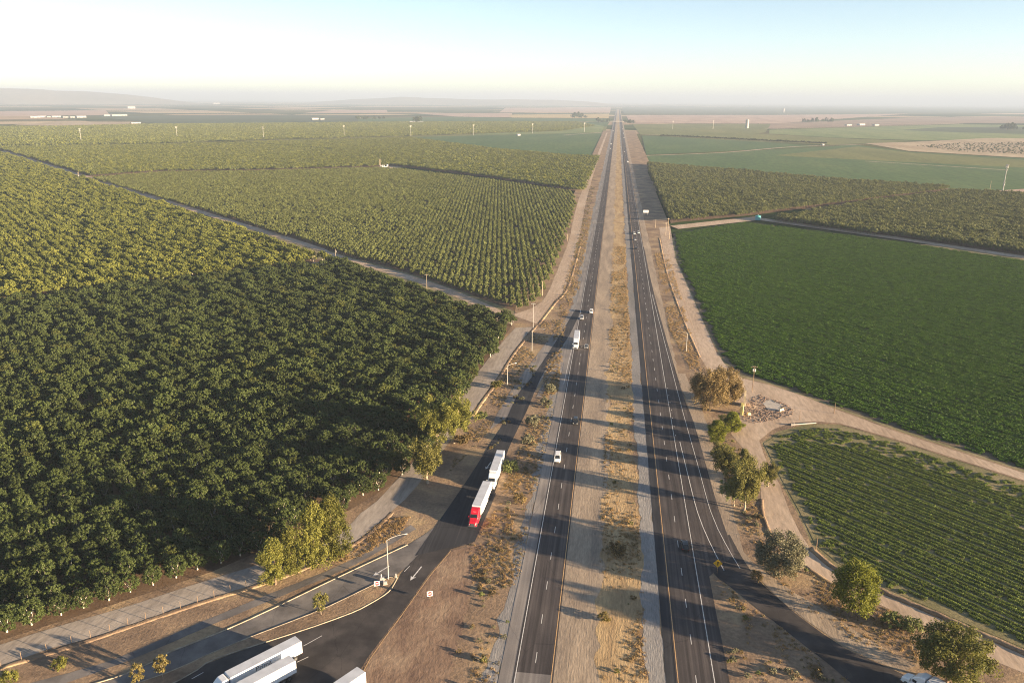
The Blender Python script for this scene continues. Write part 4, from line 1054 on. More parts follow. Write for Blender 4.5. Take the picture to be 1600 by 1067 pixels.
tree('roadside_tree', 'poplar', 0, *(43.4, 232.8), 'thin yellowish tree inside the ramp-side clump', s=(.7, .7, .7), rz=2, mat='leaf_euc', group='trees along the exit ramp')
tree('roadside_tree', 'euc', 3, *(38.4, 242.7), 'low straggly tree between the bright bushes and the drooping ones', s=(.7, .7, .55), rz=4, group='trees along the exit ramp')
tree('roadside_tree', 'round', 1, *(57.7, 164.2), 'bright green tree with a narrow foot beside the farm lane', s=(1.3, 1.3, 1.28), rz=.5, group='trees along the exit ramp')
tree('roadside_tree', 'round', 0, *(70.8, 144.1), 'large olive yellow tree in the bottom corner over the parked truck', s=(1.5, 1.5, 1.2), rz=3.6, mat='leaf_poplar', group='trees along the exit ramp')
tree('young_tree', 'small', 0, *(-89.9, 121.8), 'small orange green sapling on the island, left of the pair', s=(.85, .85, .85), mat='leaf_autumn', group='saplings on the traffic island')
tree('young_tree', 'small', 1, *(-86.4, 124.5), 'small orange green sapling on the island, right of the pair', s=(.95, .95, .95), rz=2, mat='leaf_autumn', group='saplings on the traffic island')
tree('young_tree', 'small', 2, *(-61.9, 148.3), 'small lone tree on the island with a long thin shadow', s=(1.0, 1.0, 1.05), rz=1, mat='leaf_euc', group='saplings on the traffic island')
for (x, y), s, mt, lb in (((-108.5, 124.2), 1.0, 'leaf_poplar', 'small green bush in the shade above the swale lane'), ((-115.8, 118.6), 1.3, 'leaf_poplar', 'yellow green bush in the bottom left corner'),
                          ((-22.2, 299.0), 1.6, 'leaf_sage', 'pale sage bush in the ramp gore, farthest of four'), ((-22.5, 284.2), 1.5, 'leaf_sage', 'pale sage bush in the ramp gore, second from the top'),
                          ((-25.7, 264.7), 1.75, 'leaf_sage', 'tall pale sage bush in the ramp gore, third from the top'), ((-26.0, 248.8), 1.5, 'leaf_sage', 'pale sage bush in the ramp gore, lowest of four'),
                          ((-44.3, 301.0), 1.6, 'leaf_euc', 'olive bush at the edge of the frontage road by the lamp post'), ((-47.6, 244.7), 1.7, 'leaf_brown', 'dry brown bush under the big olive trees'),
                          ((-44.8, 267.4), 1.3, 'leaf_young', 'dark green scrub bush beside the off-ramp bend'), ((-28.8, 226.2), 1.7, 'leaf_young', 'dark shrub beside the second truck in the ramp queue'),
                          ((-23.4, 206.7), 1.3, 'leaf_brown', 'dry brown shrub beside the red truck trailer'), ((4.7, 183.4), 1.5, 'leaf_brown', 'flat dark shrub alone in the median shadow'),
                          ((1.9, 155.1), .9, 'leaf_autumn', 'small yellow weed clump in the median'), ((38.6, 176.1), 1.0, 'leaf_brown', 'dry bush at the foot of the grey green tree'),
                          ((65.7, 162.2), 1.5, 'leaf_young', 'low dark bush in the ditch beside the farm lane, upper'), ((69.6, 160.5), 1.4, 'leaf_young', 'low dark bush in the ditch beside the farm lane, lower')):
    tree('bush', 'shrub', RNG.randrange(3), x, y, lb, 'bush', s=(s, s, s * RNG.uniform(.8, 1.0)), rz=RNG.uniform(0, 6), mat=mt, z=0.0)
# tall trees just outside the picture, whose shadows cross it
for k, (x, y, s, lb) in enumerate(((47, 92, 1.55, 'tall tree below the frame edge whose shadow darkens the truck apron'), (34, 76, 1.6, 'tall tree below the frame edge whose shadow reaches the island saplings'))):
    tree('roadside_tree', 'euc', k, x, y, lb, s=(s * 1.1, s * 1.1, s), rz=k * 1.3, group='trees beyond the frame edge')

# ------------------------------------------------------------------ vehicles
def wheel_mesh(r, w, name='wheel'):
    n = 18; mb = MB(); prof = [(-w / 2, r * .55), (-w / 2, r * .93), (-w * .35, r), (w * .35, r), (w / 2, r * .93), (w / 2, r * .55)]
    rings = [[(p[0], math.cos(2 * PI * k / n) * p[1], math.sin(2 * PI * k / n) * p[1]) for p in prof] for k in range(n)]
    vs = [q for rg in rings for q in rg]; m = len(prof)
    mb.add(vs, [(i * m + j, i * m + j + 1, ((i + 1) % n) * m + j + 1, ((i + 1) % n) * m + j) for i in range(n) for j in range(m - 1)])
    return mb.mesh(name, M['rubber'], True)
def rim_mesh(r, w):
    return MB().tube([(-w / 2 + .02, 0, 0), (w / 2 - .02, 0, 0)], [r * .58, r * .58], 14).tube([(-w / 2, 0, 0), (w / 2, 0, 0)], [r * .2, r * .2], 10).mesh('rim', M['chrome'])
TW, TR = wheel_mesh(.52, .3), rim_mesh(.52, .3); TW2, TR2 = wheel_mesh(.52, .6), rim_mesh(.52, .6); CW, CR = wheel_mesh(.33, .22), rim_mesh(.33, .22)
def wheel(par, x, y, r, me, rim):
    w = mobj('wheel', me, par, (x, y, r)); mobj('rim', rim, w)

def section(y, hw, z0, z1, top, chamf=.12):
    """a cab or body cross-section at y: half width hw from z0 to z1, narrowing to top half-width"""
    return [(-hw, y, z0), (hw, y, z0), (hw, y, z1 - chamf * 2), (top, y, z1 - chamf * .3), (top - chamf, y, z1), (-top + chamf, y, z1), (-top, y, z1 - chamf * .3), (-hw, y, z1 - chamf * 2)]

def truck(name, nose, heading, cab, label, fair=3.95, trailer=True, side_mat='trailer_white', text=None, trailer_len=15.6, group='semi trucks', side_panel=None):
    t = empty(name, (nose[0], nose[1], 0.05), heading - PI / 2)
    tag(t, label, 'truck', group)
    P = M[cab]
    c = MB()
    # bonnet, windscreen slope, cab and sleeper with roof fairing, front at y = 0
    c.loft([section(-.05, .95, .55, 1.35, .85), section(-.35, 1.08, .5, 1.62, .92), section(-1.55, 1.15, .5, 1.95, 1.05), section(-1.75, 1.18, .5, 2.05, 1.08),
            section(-2.35, 1.22, .5, 2.9, 1.02), section(-2.75, 1.22, .5, 3.2, 1.05), section(-3.6, 1.22, .55, fair - .1, 1.1), section(-4.6, 1.22, .6, fair, 1.15), section(-4.75, 1.2, .6, fair - .05, 1.12)])
    cabo = c.build('cab', P, t, True, 0.0)
    for p in cabo.data.polygons: p.use_smooth = False
    MB().add([(-1.0, -1.74, 2.13), (1.0, -1.74, 2.13), (.93, -2.30, 2.93), (-.93, -2.30, 2.93)], [(0, 1, 2, 3)]).add([(-1.0, -1.80, 2.09), (1.0, -1.80, 2.09), (.93, -2.36, 2.89), (-.93, -2.36, 2.89)], [(3, 2, 1, 0)]).build('windscreen', M['glass'], t)
    for s in (-1, 1):
        MB().box((s * 1.215, -2.75, 2.25), (.03, .85, .6)).build('side_window', M['glass'], t)
        MB().box((s * .82, -.1, .98), (.3, .12, .22)).build('headlight', M['lamp_lens'], t, bevel=.02)
        mi = MB().box((s * 1.48, -2.05, 2.15), (.22, .12, .62)).tube([(s * 1.2, -2.1, 2.3), (s * 1.45, -2.08, 2.35)], .025, 5)
        mi.build('mirror', P if s > 0 else M['chrome'], t)
        MB().tube([(s * 1.2, -4.85, 1.1), (s * 1.2, -4.85, fair - .1)], .085, 8).build('exhaust_stack', M['chrome'], t)
        MB().tube([(s * .98, -3.1, .75), (s * .98, -4.6, .75)], .33, 12).build('fuel_tank', M['chrome'], t)
        wheel(t, s * 1.02, -1.2, .52, TW, TR); wheel(t, s * .92, -5.6, .52, TW2, TR2); wheel(t, s * .92, -6.9, .52, TW2, TR2)
    MB().box((0, -.03, 1.0), (1.1, .08, .6)).build('grille', M['chrome'], t)
    MB().box((0, 0, .5), (2.3, .25, .32)).build('bumper', M['chrome'], t, bevel=.04)
    MB().box((-.35, -4.2, .72), (.2, 6.4, .26)).box((.35, -4.2, .72), (.2, 6.4, .26)).box((0, -6.2, .95), (.9, 1.1, .12)).build('frame', M['chassis'], t)
    if trailer:
        y0 = -5.15; y1 = y0 - trailer_len
        ym = (y0 + y1) / 2
        b = MB().box((0, ym, 2.62), (2.56, trailer_len, 2.86)).build('trailer', M[side_mat], t, bevel=.035)
        MB().box((0, ym, 4.062), (2.44, trailer_len - .12, .02)).build('roof', M['trailer_roof'], b)
        for s in (-1, 1):
            MB().box((s * 1.2, ym + 1.2, .82), (.04, trailer_len * .52, .72)).build('side_skirt', M[side_mat], b)
            MB().box((s * 1.285, ym, 1.26), (.03, trailer_len - .05, .14)).build('side_rail', M['chrome'], b)
            MB().box((s * .62, y1 - .02, 2.6), (1.18, .04, 2.6)).build('rear_door', M[side_mat], b, bevel=.01)
            MB().box((s * .55, y1 - .06, 2.4), (.04, .04, 2.4)).build('lock_rod', M['chrome'], b)
            MB().box((s * 1.05, y1 - .03, 1.12), (.3, .05, .12)).build('tail_light', M['tail_lens'], b)
            wheel(t, s * .92, y1 + 1.6, .52, TW2, TR2); wheel(t, s * .92, y1 + 2.9, .52, TW2, TR2)
            MB().box((s * .7, y0 - 2.6, .62), (.12, .12, .9)).build('landing_leg', M['chassis'], t)
        MB().box((-.45, ym, 1.08), (.14, trailer_len - .4, .2)).box((.45, ym, 1.08), (.14, trailer_len - .4, .2)).box((0, y1 + 2.2, .8), (1.1, 2.6, .4)).box((0, y1 + .05, .55), (2.2, .1, .12)).build('trailer_chassis', M['chassis'], t)
        MB().box((0, y0 + .06, 2.6), (2.3, .1, 2.5)).build('front_panel', M[side_mat], b)
        if side_panel:
            for s in (-1, 1):
                MB().box((s * 1.29, y0 - 2.2, 2.4), (.012, 3.6, 2.0)).build('green_panel', M['green_paint'], b)
                MB().box((s * 1.293, y0 - 3.4, 2.2), (.012, 1.0, 1.2)).build('yellow_panel', M['yellow_paint'], b)
        if text:
            for s in (-1, 1):
                cu = bpy.data.curves.new('lettering', 'FONT'); cu.body = text; cu.size = 1.5; cu.align_x = 'LEFT'; cu.extrude = .004
                tmp = bpy.data.objects.new('lettering', cu); COL.objects.link(tmp)
                bpy.context.view_layer.update()
                me = bpy.data.meshes.new_from_object(tmp); COL.objects.unlink(tmp); bpy.data.objects.remove(tmp)
                me.materials.clear(); me.materials.append(M['ink'])
                o = mobj('lettering', me, b)
                yy = y0 - 5.2 if s < 0 else y0 - 1.2
                o.matrix_local = Matrix.Translation((s * 1.292, yy, 2.55)) @ Matrix(((0, 0, s, 0), (-s * -1.0, 0, 0, 0), (0, 1, 0, 0), (0, 0, 0, 1)))
    return t

red = truck('semi_truck', (-34.55, 190.6), math.radians(-92.6), 'red_paint', 'red cabbed semi truck with white box trailer leading the off-ramp queue', trailer_len=15.2)
for k in range(3):                                                     # small white lettering on the roof fairing
    MB().box((-.32 + .32 * k, -3.05, 3.39), (.2, .42, .02)).build('roof_lettering', M['sign_white'], red)
truck('semi_truck', (-32.9, 212.9), math.radians(-90.5), 'white_paint', 'white semi truck second in the off-ramp queue behind the red one', trailer_len=15.0)
truck('semi_truck', (-14.9, 357.2), math.radians(-89.5), 'white_paint', 'white semi truck driving in the slow lane of the left carriageway', trailer_len=14.5)
D = math.radians(52.2 + 180); dv = Vector((math.cos(D), math.sin(D)))
p = Vector((-61.5, 134.5)) + dv * 20.75
truck('semi_truck', (p.x, p.y), D, 'white_paint', 'white semi truck with dark Prima lettering parked on the apron', text='Prima')
p = Vector((-60.4, 128.6)) + dv * 20.75
truck('semi_truck', (p.x, p.y), D, 'white_paint', 'plain white trailer truck parked close alongside the lettered one, right of it')
D2 = math.radians(58 + 180); p = Vector((-45.6, 127.2)) + Vector((math.cos(D2), math.sin(D2))) * 20.75
truck('semi_truck', (p.x, p.y), D2, 'white_paint', 'white trailer cut by the bottom edge between apron and dirt')
truck('semi_truck', (62.3, 143.6), math.radians(131), 'white_paint', 'white truck with green sided trailer under the bottom right tree', side_panel=True)

def car(name, kind, x, y, heading, paint, label, parts=True, z=0.07, group='cars on the highway'):
    t = empty(name, (x, y, z), heading - PI / 2); tag(t, label, 'car' if kind != 'van' else 'van', group)
    L, W, H, belt, hood, f0, f1, r1, r0 = dict(sedan=(4.75, 1.84, 1.45, .92, .86, 1.0, .35, -1.0, -1.75), suv=(4.85, 1.95, 1.78, 1.08, 1.05, 1.15, .55, -1.75, -2.2),
                                               van=(5.4, 2.0, 2.1, 1.2, 1.1, 1.75, 1.0, -2.35, -2.6), pickup=(5.7, 2.0, 1.85, 1.1, 1.08, 1.2, .6, -.9, -1.15))[kind]
    h, w = L / 2, W / 2
    b = MB()
    b.loft([section(h, w * .82, .35, .62, w * .75, .06), section(h - .12, w * .94, .25, .72, w * .86, .07), section(h - .6, w, .22, hood - .02, w * .9, .08), section(f0 + .05, w, .22, belt, w * .93, .08),
            section(0, w, .22, belt + .02, w * .94, .07), section(r0, w, .22, belt + .03, w * .93, .08), section(-h + .35, w * .98, .24, belt - .02, w * .9, .08), section(-h + .08, w * .93, .3, belt - .1, w * .84, .08), section(-h, w * .86, .4, belt - .28, w * .78, .06)])
    bo = b.build('body', M[paint], t, True)
    def ring(y_, hw, z_): return [(-hw, y_, z_), (hw, y_, z_)]
    a = [(w * .93, f0, belt - .03), (w * .93, r0, belt - .03)]; tp = [(w * .72, f1, H - .05), (w * .72, r1, H - .05)]
    g = MB(); vs = [(-a[0][0], a[0][1], a[0][2]), a[0], a[1], (-a[1][0], a[1][1], a[1][2]), (-tp[0][0], tp[0][1], tp[0][2]), tp[0], tp[1], (-tp[1][0], tp[1][1], tp[1][2])]
    g.add(vs, [(0, 1, 5, 4), (1, 2, 6, 5), (2, 3, 7, 6), (3, 0, 4, 7)])
    g.build('glazing', M['glass'], t)
    MB().loft([section(f1 + .03, w * .72, H - .06, H - .01, w * .68, .02), section((f1 + r1) / 2, w * .74, H - .06, H + .03, w * .7, .02), section(r1 - .03, w * .72, H - .06, H - .01, w * .68, .02)]).build('roof', M[paint], t)
    if kind == 'pickup':
        MB().box((0, -1.95, belt + .03), (W * .8, 1.5, .06)).build('bed_liner', M['chassis'], t)
    if parts:
        for s in (-1, 1):
            for yy in (h - .9, -h + .95):
                wheel(t, s * (w - .1), yy, .33, CW, CR)
            MB().box((s * w * .68, h - .05, .66), (.34, .14, .14)).build('headlight', M['lamp_lens'], t)
            MB().box((s * w * .72, -h + .03, .8), (.26, .1, .16)).build('tail_light', M['tail_lens'], t)
            MB().box((s * (w + .06), f0 - .25, belt + .08), (.18, .1, .13)).build('mirror', M[paint], t)
            for yy, top in ((f0, f1), (r0, r1)):
                MB().tube([(s * w * .93, yy, belt - .03), (s * w * .725, top, H - .03)], .05, 5).build('pillar', M[paint], t)
            MB().tube([(s * w * .94, (f0 + r0) / 2 + .1, belt - .03), (s * w * .735, (f1 + r1) / 2, H - .03)], .04, 5).build('pillar', M[paint], t)
        MB().box((0, h - .02, .45), (W * .7, .06, .16)).build('grille', M['chassis'], t)
    return t
DN, UP = -PI / 2, PI / 2
car('van', 'van', -14.6, 237.0, DN, 'white_paint', 'white van in the slow lane of the left carriageway, nearest vehicle there')
car('car', 'suv', -10.4, 269.0, DN, 'black_paint', 'black car in the fast lane inside a shadow band on the left carriageway')
car('car', 'sedan', -10.0, 361.5, DN, 'grey_paint', 'grey car beside the driving semi truck in the fast lane')
car('car', 'suv', -14.4, 413.0, DN, 'silver_paint', 'silver car behind the driving semi truck in the slow lane')
car('car', 'suv', -9.8, 427.0, DN, 'white_paint', 'white car in the fast lane just above the ramp start')
car('car', 'suv', 22.3, 188.5, UP, 'black_paint', 'black car heading away on the near right carriageway beside the exit lane')
car('car', 'suv', 18.9, 704.0, UP, 'white_paint', 'white car abreast of another, median side, on the right carriageway', False)
car('car', 'pickup', 22.6, 710.0, UP, 'white_paint', 'white pickup abreast of a car, shoulder side, on the right carriageway', False)
car('car', 'sedan', 18.9, 672.0, UP, 'silver_paint', 'small silver car following the abreast pair', False)
car('car', 'sedan', 18.9, 630.0, UP, 'black_paint', 'dark car last of the group on the right carriageway', False)
far_cars = ((*(24.3, 1557.5), UP, 22.6, 'van'), (*(25.2, 1873.0), UP, 19.0, 'suv'), (*(24.8, 2205.9), UP, 22.6, 'suv'), (*(24.8, 2587.5), UP, 22.6, 'van'), (*(25.3, 2942.7), UP, 22.6, 'van'), (*(24.6, 3370.8), UP, 22.6, 'van'),
            (*(-15.3, 2195.8), DN, -14.2, 'van'), (*(-14.0, 1989.5), DN, -14.2, 'suv'), (*(-16.7, 3146.1), DN, -14.2, 'van'), (*(-21.9, 5045.5), DN, -14.2, 'van'))
for k, (x, y, hd, lane, kd) in enumerate(far_cars):
    c = car('van' if kd == 'van' else 'car', kd, lane, y, hd, 'white_paint' if k != 2 else 'grey_paint', 'tiny far vehicle, number %d going away up the right carriageway' % (k + 1), False, group='far vehicles near the vanishing point')
    c['label'] = 'tiny pale far vehicle driving away on the right carriageway' if hd == UP else 'tiny pale far vehicle approaching on the left carriageway'
    if k == 0:
        c['label'] = 'white box van driving away where the orchard shadow ends'; c.scale = (1.25, 1.6, 1.6)
    elif kd == 'van': c.scale = (1.25, 1.7, 1.7)

# ------------------------------------------------------------------ lamp posts, poles, signs
def lamp_post(x, y, h, arm, ang, label):
    t = empty('lamp_post', (x, y, 0), ang); tag(t, label, 'lamp post', 'lamp posts')
    MB().tube([(0, 0, -.1), (0, 0, .12)], .24, 10).build('base', M['concrete'], t)
    MB().tube([(0, 0, .1), (0, 0, h * .5), (0, 0, h - .8)], [.14, .11, .085], 10).build('pole', M['galvanised'], t)
    MB().tube([(0, 0, h - .85), (arm * .2, 0, h - .45), (arm * .6, 0, h - .1), (arm, 0, h)], [.07, .06, .05, .045], 8).build('arm', M['galvanised'], t)
    MB().box((arm + .3, 0, h - .02), (.85, .32, .16), taper=(.8, .7)).build('luminaire', M['galvanised'], t, bevel=.03)
lamp_post(*(-50.6, 163.9), 11.6, 4.4, math.radians(28), 'tall lamp post with a long curved arm on the island tip')
lamp_post(*(-35.0, 353.0), 10.6, 5.0, math.radians(4), 'lamp post beside the frontage road junction, upper of the two')
lamp_post(*(-40.2, 305.5), 8.8, 3.4, math.radians(35), 'lamp post beside the frontage road, lower of the two')
lamp_post(*(36.5, 362.6), 9.6, 4.0, math.radians(180), 'lamp post with its arm over the right verge beside the dirt road')

def pole(x, y, h, label, arms=1, mat='wood_pole', boxes=0, ang=0.0, lamp=0, r=.15, group='utility poles'):
    t = empty('utility_pole', (x, y, 0), ang); tag(t, label, 'pole', group)
    MB().tube([(0, 0, -.2), (0, 0, h * .5), (0, 0, h)], [r, r * .85, r * .65], 8).build('pole', M[mat], t)
    for k in range(arms):
        a = MB().box((0, 0, h - .5 - k * 1.1), (2.4, .12, .14)).build('crossarm', M[mat], t)
        for s in (-1, -.4, .4, 1):
            MB().tube([(s * 1.05, 0, h - .43 - k * 1.1), (s * 1.05, 0, h - .15 - k * 1.1)], .06, 6).build('insulator', M['galvanised'], a)
    for k in range(boxes):
        MB().tube([(.35 - .7 * k, .1, h - 2.4), (.35 - .7 * k, .1, h - 1.3)], .28, 10).build('transformer', M['galvanised'], t)
    if lamp:
        MB().box((0, -.3, h * .82), (.3, .7, .18)).build('lamp_head', M['galvanised'], t)
    return t
pole(*(58.6, 311.5), 11.0, 'wooden pole with crossarm at the edge of the demolished yard', boxes=2, lamp=1)
pole(*(85.5, 291.8), 4.2, 'short wooden post at the corner of the dark crop field', 0)
pole(*(71.0, 282.8), 4.0, 'thin short post at the head of the striped field', 0, r=.08)
pole(*(56.2, 191.7), 4.0, 'short wooden post on the bank beside the curved dirt road', 0, r=.13)
pole(*(-40.2, 462.8), 9.0, 'pale pole standing in the orchard edge above the junction', 0, 'wood_pale', r=.22)
pole(*(-37.2, 657.6), 6.0, 'pale short pole on the edge of the young orchard', 0, 'wood_pale', r=.22)
pole(*(-38.4, 392.3), 13.0, 'dark pole at the frontage road junction', 1, 'galvanised', r=.12)
pole(*(-193.8, 536.8), 10.5, 'pole with a transformer beside the pump site in the orchard', 0, 'wood_pale', boxes=1, r=.16)
pole(*(-112.1, 468.7), 9.5, 'thin pole on the dirt track between the orchards', 1, 'wood_pale', r=.12)
pole(*(45.9, 701.3), 11.0, 'wooden pole at the orchard corner, left of three', 1, 'wood_pale', ang=.6, r=.2)
pole(*(49.3, 726.9), 11.5, 'wooden pole at the orchard corner, middle of three', 1, 'wood_pale', ang=.6, r=.2)
pole(*(47.7, 681.4), 8.0, 'wooden pole at the orchard corner, right of three', 0, 'wood_pale', r=.2)
pole(*(39.0, 744.2), 8.0, 'thin pole in the orchard shadow beside the right carriageway', 0, 'wood_pale', r=.18)
pole(*(490.3, 1132.2), 14.0, 'thin pole left of the antenna mast', 1, 'wood_pale', r=.25)
for k, (x, y) in enumerate(((-1383.6, 1977.3), (-1261.6, 2234.4), (-1011.6, 2261.7), (-831.0, 2440.6), (-646.4, 2539.1), (-466.9, 2664.2), (-294.2, 2877.1), (-119.4, 3050.2), (229.0, 3474.6), (398.8, 3529.1))):
    t = empty('transmission_pole', (x, y, -.7), GRID); tag(t, 'tall pale power line pole in the hazy row across the far fields', 'pole', 'far power line poles')
    MB().tube([(0, 0, 0), (0, 0, 34)], [.5, .35], 8).build('pole', M['galvanised'], t)
    MB().box((0, 0, 33), (7, .35, .4)).box((0, 0, 29.5), (5, .35, .4)).build('crossarm', M['galvanised'], t)

# cables over the highway and along the far power line
def cable(name, pts, sag, label, r=.03):
    P = []
    for a, b in zip(pts, pts[1:]):
        a, b = Vector(a), Vector(b)
        for k in range(12):
            t = k / 12; q = a.lerp(b, t); q.z -= sag * 4 * t * (1 - t); P.append(q)
    P.append(Vector(pts[-1])); o = P[0].copy()
    m = MB().tube([p - o for p in P], r, 5).build(name, M['wire'], loc=o); tag(m, label, 'cable')
px_, py_ = (49.3, 726.9)
cable('power_cable', [(px_, py_, 10.9), (-47.5, py_ - 22, 8.0)], 1.2, 'thin cable slung across both carriageways from the orchard corner poles', .05)

# antenna mast
mx, my = (496.8, 1110.7)
t = empty('antenna_mast', (mx, my, 0)); tag(t, 'tall pale antenna mast with dish cluster at the right edge', 'mast')
MB().tube([(0, 0, -.3), (0, 0, 18), (0, 0, 37)], [.62, .5, .34], 12).build('pole', M['building_white'], t)
for z, n, r, s in ((36, 6, 1.5, 1.0), (33.5, 6, 1.5, .9), (30, 3, .9, .9), (14, 3, .8, 1.0), (11.5, 2, .8, .9)):
    for k in range(n):
        a = 2 * PI * k / n + z
        MB().box((math.cos(a) * r, math.sin(a) * r, z), (.35 * s, .9 * s, 2.0 * s), rz=a).build('antenna', M['building_white'], t)
    MB().tube([(0, 0, z - .1), (0, 0, z + .1)], r, 12).build('platform', M['galvanised'], t)

def diamond_sign(x, y, label):
    t = empty('warning_sign', (x, y, 0)); tag(t, label, 'sign')
    MB().tube([(0, .06, -.1), (0, .06, 3.2)], .06, 8).build('post', M['wood_pole'], t)
    a = 1.15
    MB().loft([[(-a, 0, 2.9), (0, 0, 2.9 - a), (a, 0, 2.9), (0, 0, 2.9 + a)], [(-a, .04, 2.9), (0, .04, 2.9 - a), (a, .04, 2.9), (0, .04, 2.9 + a)]]).build('panel', M['sign_yellow'], t)
    MB().add([(-.12, -.015, 2.35), (.12, -.015, 2.35), (.12, -.015, 3.0), (.32, -.015, 3.0), (0, -.015, 3.5), (-.32, -.015, 3.0), (-.12, -.015, 3.0)], [tuple(range(7))]).build('arrow', M['sign_black'], t)
diamond_sign(*(29.3, 177.4), 'yellow diamond sign with a black arrow at the exit gore')

def entry_sign(x, y, rz, label):
    t = empty('no_entry_sign', (x, y, 0.1), rz); tag(t, label, 'sign', 'small red and white signs')
    MB().tube([(0, .05, -.2), (0, .05, 2.0)], .05, 6).build('post', M['wood_pole'], t)
    MB().box((0, 0, 1.6), (1.3, .04, 1.3)).build('panel', M['sign_white'], t)
    n = 20
    MB().add([(math.cos(2 * PI * k / n) * .55, -.026, 1.6 + math.sin(2 * PI * k / n) * .55) for k in range(n)], [tuple(range(n))]).build('disc', M['sign_red'], t)
    MB().box((0, -.034, 1.6), (.8, .01, .18)).build('bar', M['sign_white'], t)
entry_sign(*(-38.7, 157.1), .35, 'small red and white sign on the bare dirt right of the ramp')
entry_sign(*(-52.1, 159.4), .35, 'small red and white sign on the island behind the lamp post')
# road sign on the right verge
sx, sy = (32.8, 824.9)
t = empty('road_sign', (sx, sy, 0)); tag(t, 'white rectangular road sign on the right verge inside the orchard shadow', 'sign')
for s in (-1, 1):
    MB().tube([(s * 1.8, .1, -.2), (s * 1.8, .1, 4.6)], .11, 6).build('post', M['galvanised'], t)
MB().box((0, 0, 4.2), (5.4, .1, 2.7)).build('panel', M['sign_white'], t)

# cabinets and bollards at the foot of the island lamp
for (x, y), d, lb in (((-51.8, 162.6), (1.1, .6, 1.0), 'low grey cabinet left of the island lamp post'), ((-50.8, 161.7), (.9, .6, .6), 'flat grey box in front of the island lamp post')):
    t = empty('utility_cabinet', (x, y, .13), .4); tag(t, lb, 'cabinet')
    MB().box((0, 0, .06), (d[0] + .2, d[1] + .2, .12)).build('plinth', M['concrete'], t)
    MB().box((0, 0, .12 + d[2] / 2), d).build('housing', M['galvanised'], t, bevel=.03)
    MB().box((0, -d[1] / 2 - .012, .12 + d[2] / 2), (d[0] * .8, .02, d[2] * .8)).build('door', M['sign_back'], t)
for (x, y), lb in (((-52.4, 163.9), 'short pale marker post left of the island lamp'), ((-48.9, 164.6), 'short pale marker post at the very tip of the island')):
    t = empty('marker_post', (x, y, .13)); tag(t, lb, 'post')
    MB().tube([(0, 0, 0), (0, 0, 1.15)], .09, 8).build('post', M['sign_white'], t)
    MB().tube([(0, 0, 1.15), (0, 0, 1.25)], [.1, .05], 8).build('cap', M['galvanised'], t)

# wire fence between the frontage road and the bank
fp = [(-124.3, 119.9), (-120.9, 122.9), (-118.2, 125.4), (-114.8, 128.5), (-111.2, 131.5), (-108.4, 133.8), (-105.6, 136.4), (-103.0, 139.0), (-100.2, 141.4), (-97.5, 143.9), (-94.6, 146.2), (-91.8, 148.8), (-89.0, 151.2), (-86.3, 153.9), (-83.4, 156.1), (-80.7, 158.4)]
t = empty('wire_fence', (fp[8][0], fp[8][1], 0)); tag(t, 'wire fence with thin posts along the left frontage road', 'fence')
ox, oy = fp[8]
pm = MB().tube([(0, 0, -.2), (0, 0, 1.55)], .06, 6).mesh('post', M['wood_pole'])
for x, y in fp: mobj('post', pm, t, (x - ox, y - oy, .3))
for z in (.75, 1.15, 1.55, 1.95):
    MB().tube([(x - ox, y - oy, z) for x, y in fp], .008, 4).build('wire', M['wire'], t)
def long_fence(y0, y1, x0, x1, label, sp=6.0):
    t = empty('wire_fence', (x0, y0, 0)); tag(t, label, 'fence')
    n = int((y1 - y0) / sp); pts = [((x1 - x0) * k / n, (y1 - y0) * k / n) for k in range(n + 1)]
    for x, y in pts: mobj('post', pm, t, (x, y, 0))
    for z in (.5, .9, 1.3, 1.65): MB().tube([(0, 0, z), (pts[-1][0], pts[-1][1], z)], .008, 4).build('wire', M['wire'], t)
long_fence(330, 620, 42.5, 43.5, 'thin wire fence between the right verge and the dirt road')
long_fence(430, 620, -30.5, -28.5, 'thin wire fence along the dirt road beside the young orchard')

# ------------------------------------------------------------------ demolished yard
yx, yy = (60.3, 292.1)
slab = sheet('concrete_slab', [(60.5, 300.2), (64.4, 303.6), (67.9, 298.5), (65.6, 291.5), (61.5, 292.2)], .06, M['concrete'])
def wall_piece(x, y, d, rz, mat, label, name='ruin_wall'):
    t = empty(name, (x, y, 0), rz); tag(t, label, 'wall')
    mb = MB(); n = 6
    tops = [d[2] * RNG.uniform(.7, 1.05) for _ in range(n + 1)]
    rings = [[(-d[0] / 2 + d[0] * k / n, -d[1] / 2, -.1), (-d[0] / 2 + d[0] * k / n, d[1] / 2, -.1), (-d[0] / 2 + d[0] * k / n, d[1] / 2, tops[k]), (-d[0] / 2 + d[0] * k / n, -d[1] / 2, tops[k])] for k in range(n + 1)]
    mb.loft(rings).build('masonry', M[mat], t)
    MB().box((0, 0, .1), (d[0] + .3, d[1] + .4, .25)).build('footing', M['concrete'], t)
wall_piece(*(53.2, 295.8), (3.6, .7, 5.6), math.radians(80), 'ruin_wall', 'tall broken pale wall standing at the yard edge')
wall_piece(*(50.7, 285.5), (2.4, 1.0, 4.4), math.radians(75), 'ruin_yellow', 'lower yellowish wall stump beside the bright bushes')
wall_piece(*(66.3, 291.6), (2.2, .4, 1.1), math.radians(40), 'ruin_wall', 'short broken wall at the far end of the slab')
wall_piece(*(53.4, 285.9), (1.1, .9, 1.1), .3, 'ruin_wall', 'pale block of masonry lying in the rubble')
def stone(seed):
    g = np.random.default_rng(seed); bm = bmesh.new(); bmesh.ops.create_icosphere(bm, subdivisions=1, radius=.5)
    for v in bm.verts: v.co *= g.uniform(.6, 1.25); v.co.z *= .6
    me = bpy.data.meshes.new('stone'); bm.to_mesh(me); bm.free(); me.materials.append(M['rubble']); return me
def plank(seed):
    return MB().box((0, 0, .1), (2.4, .25, .12)).mesh('plank', M['wood_pale'])
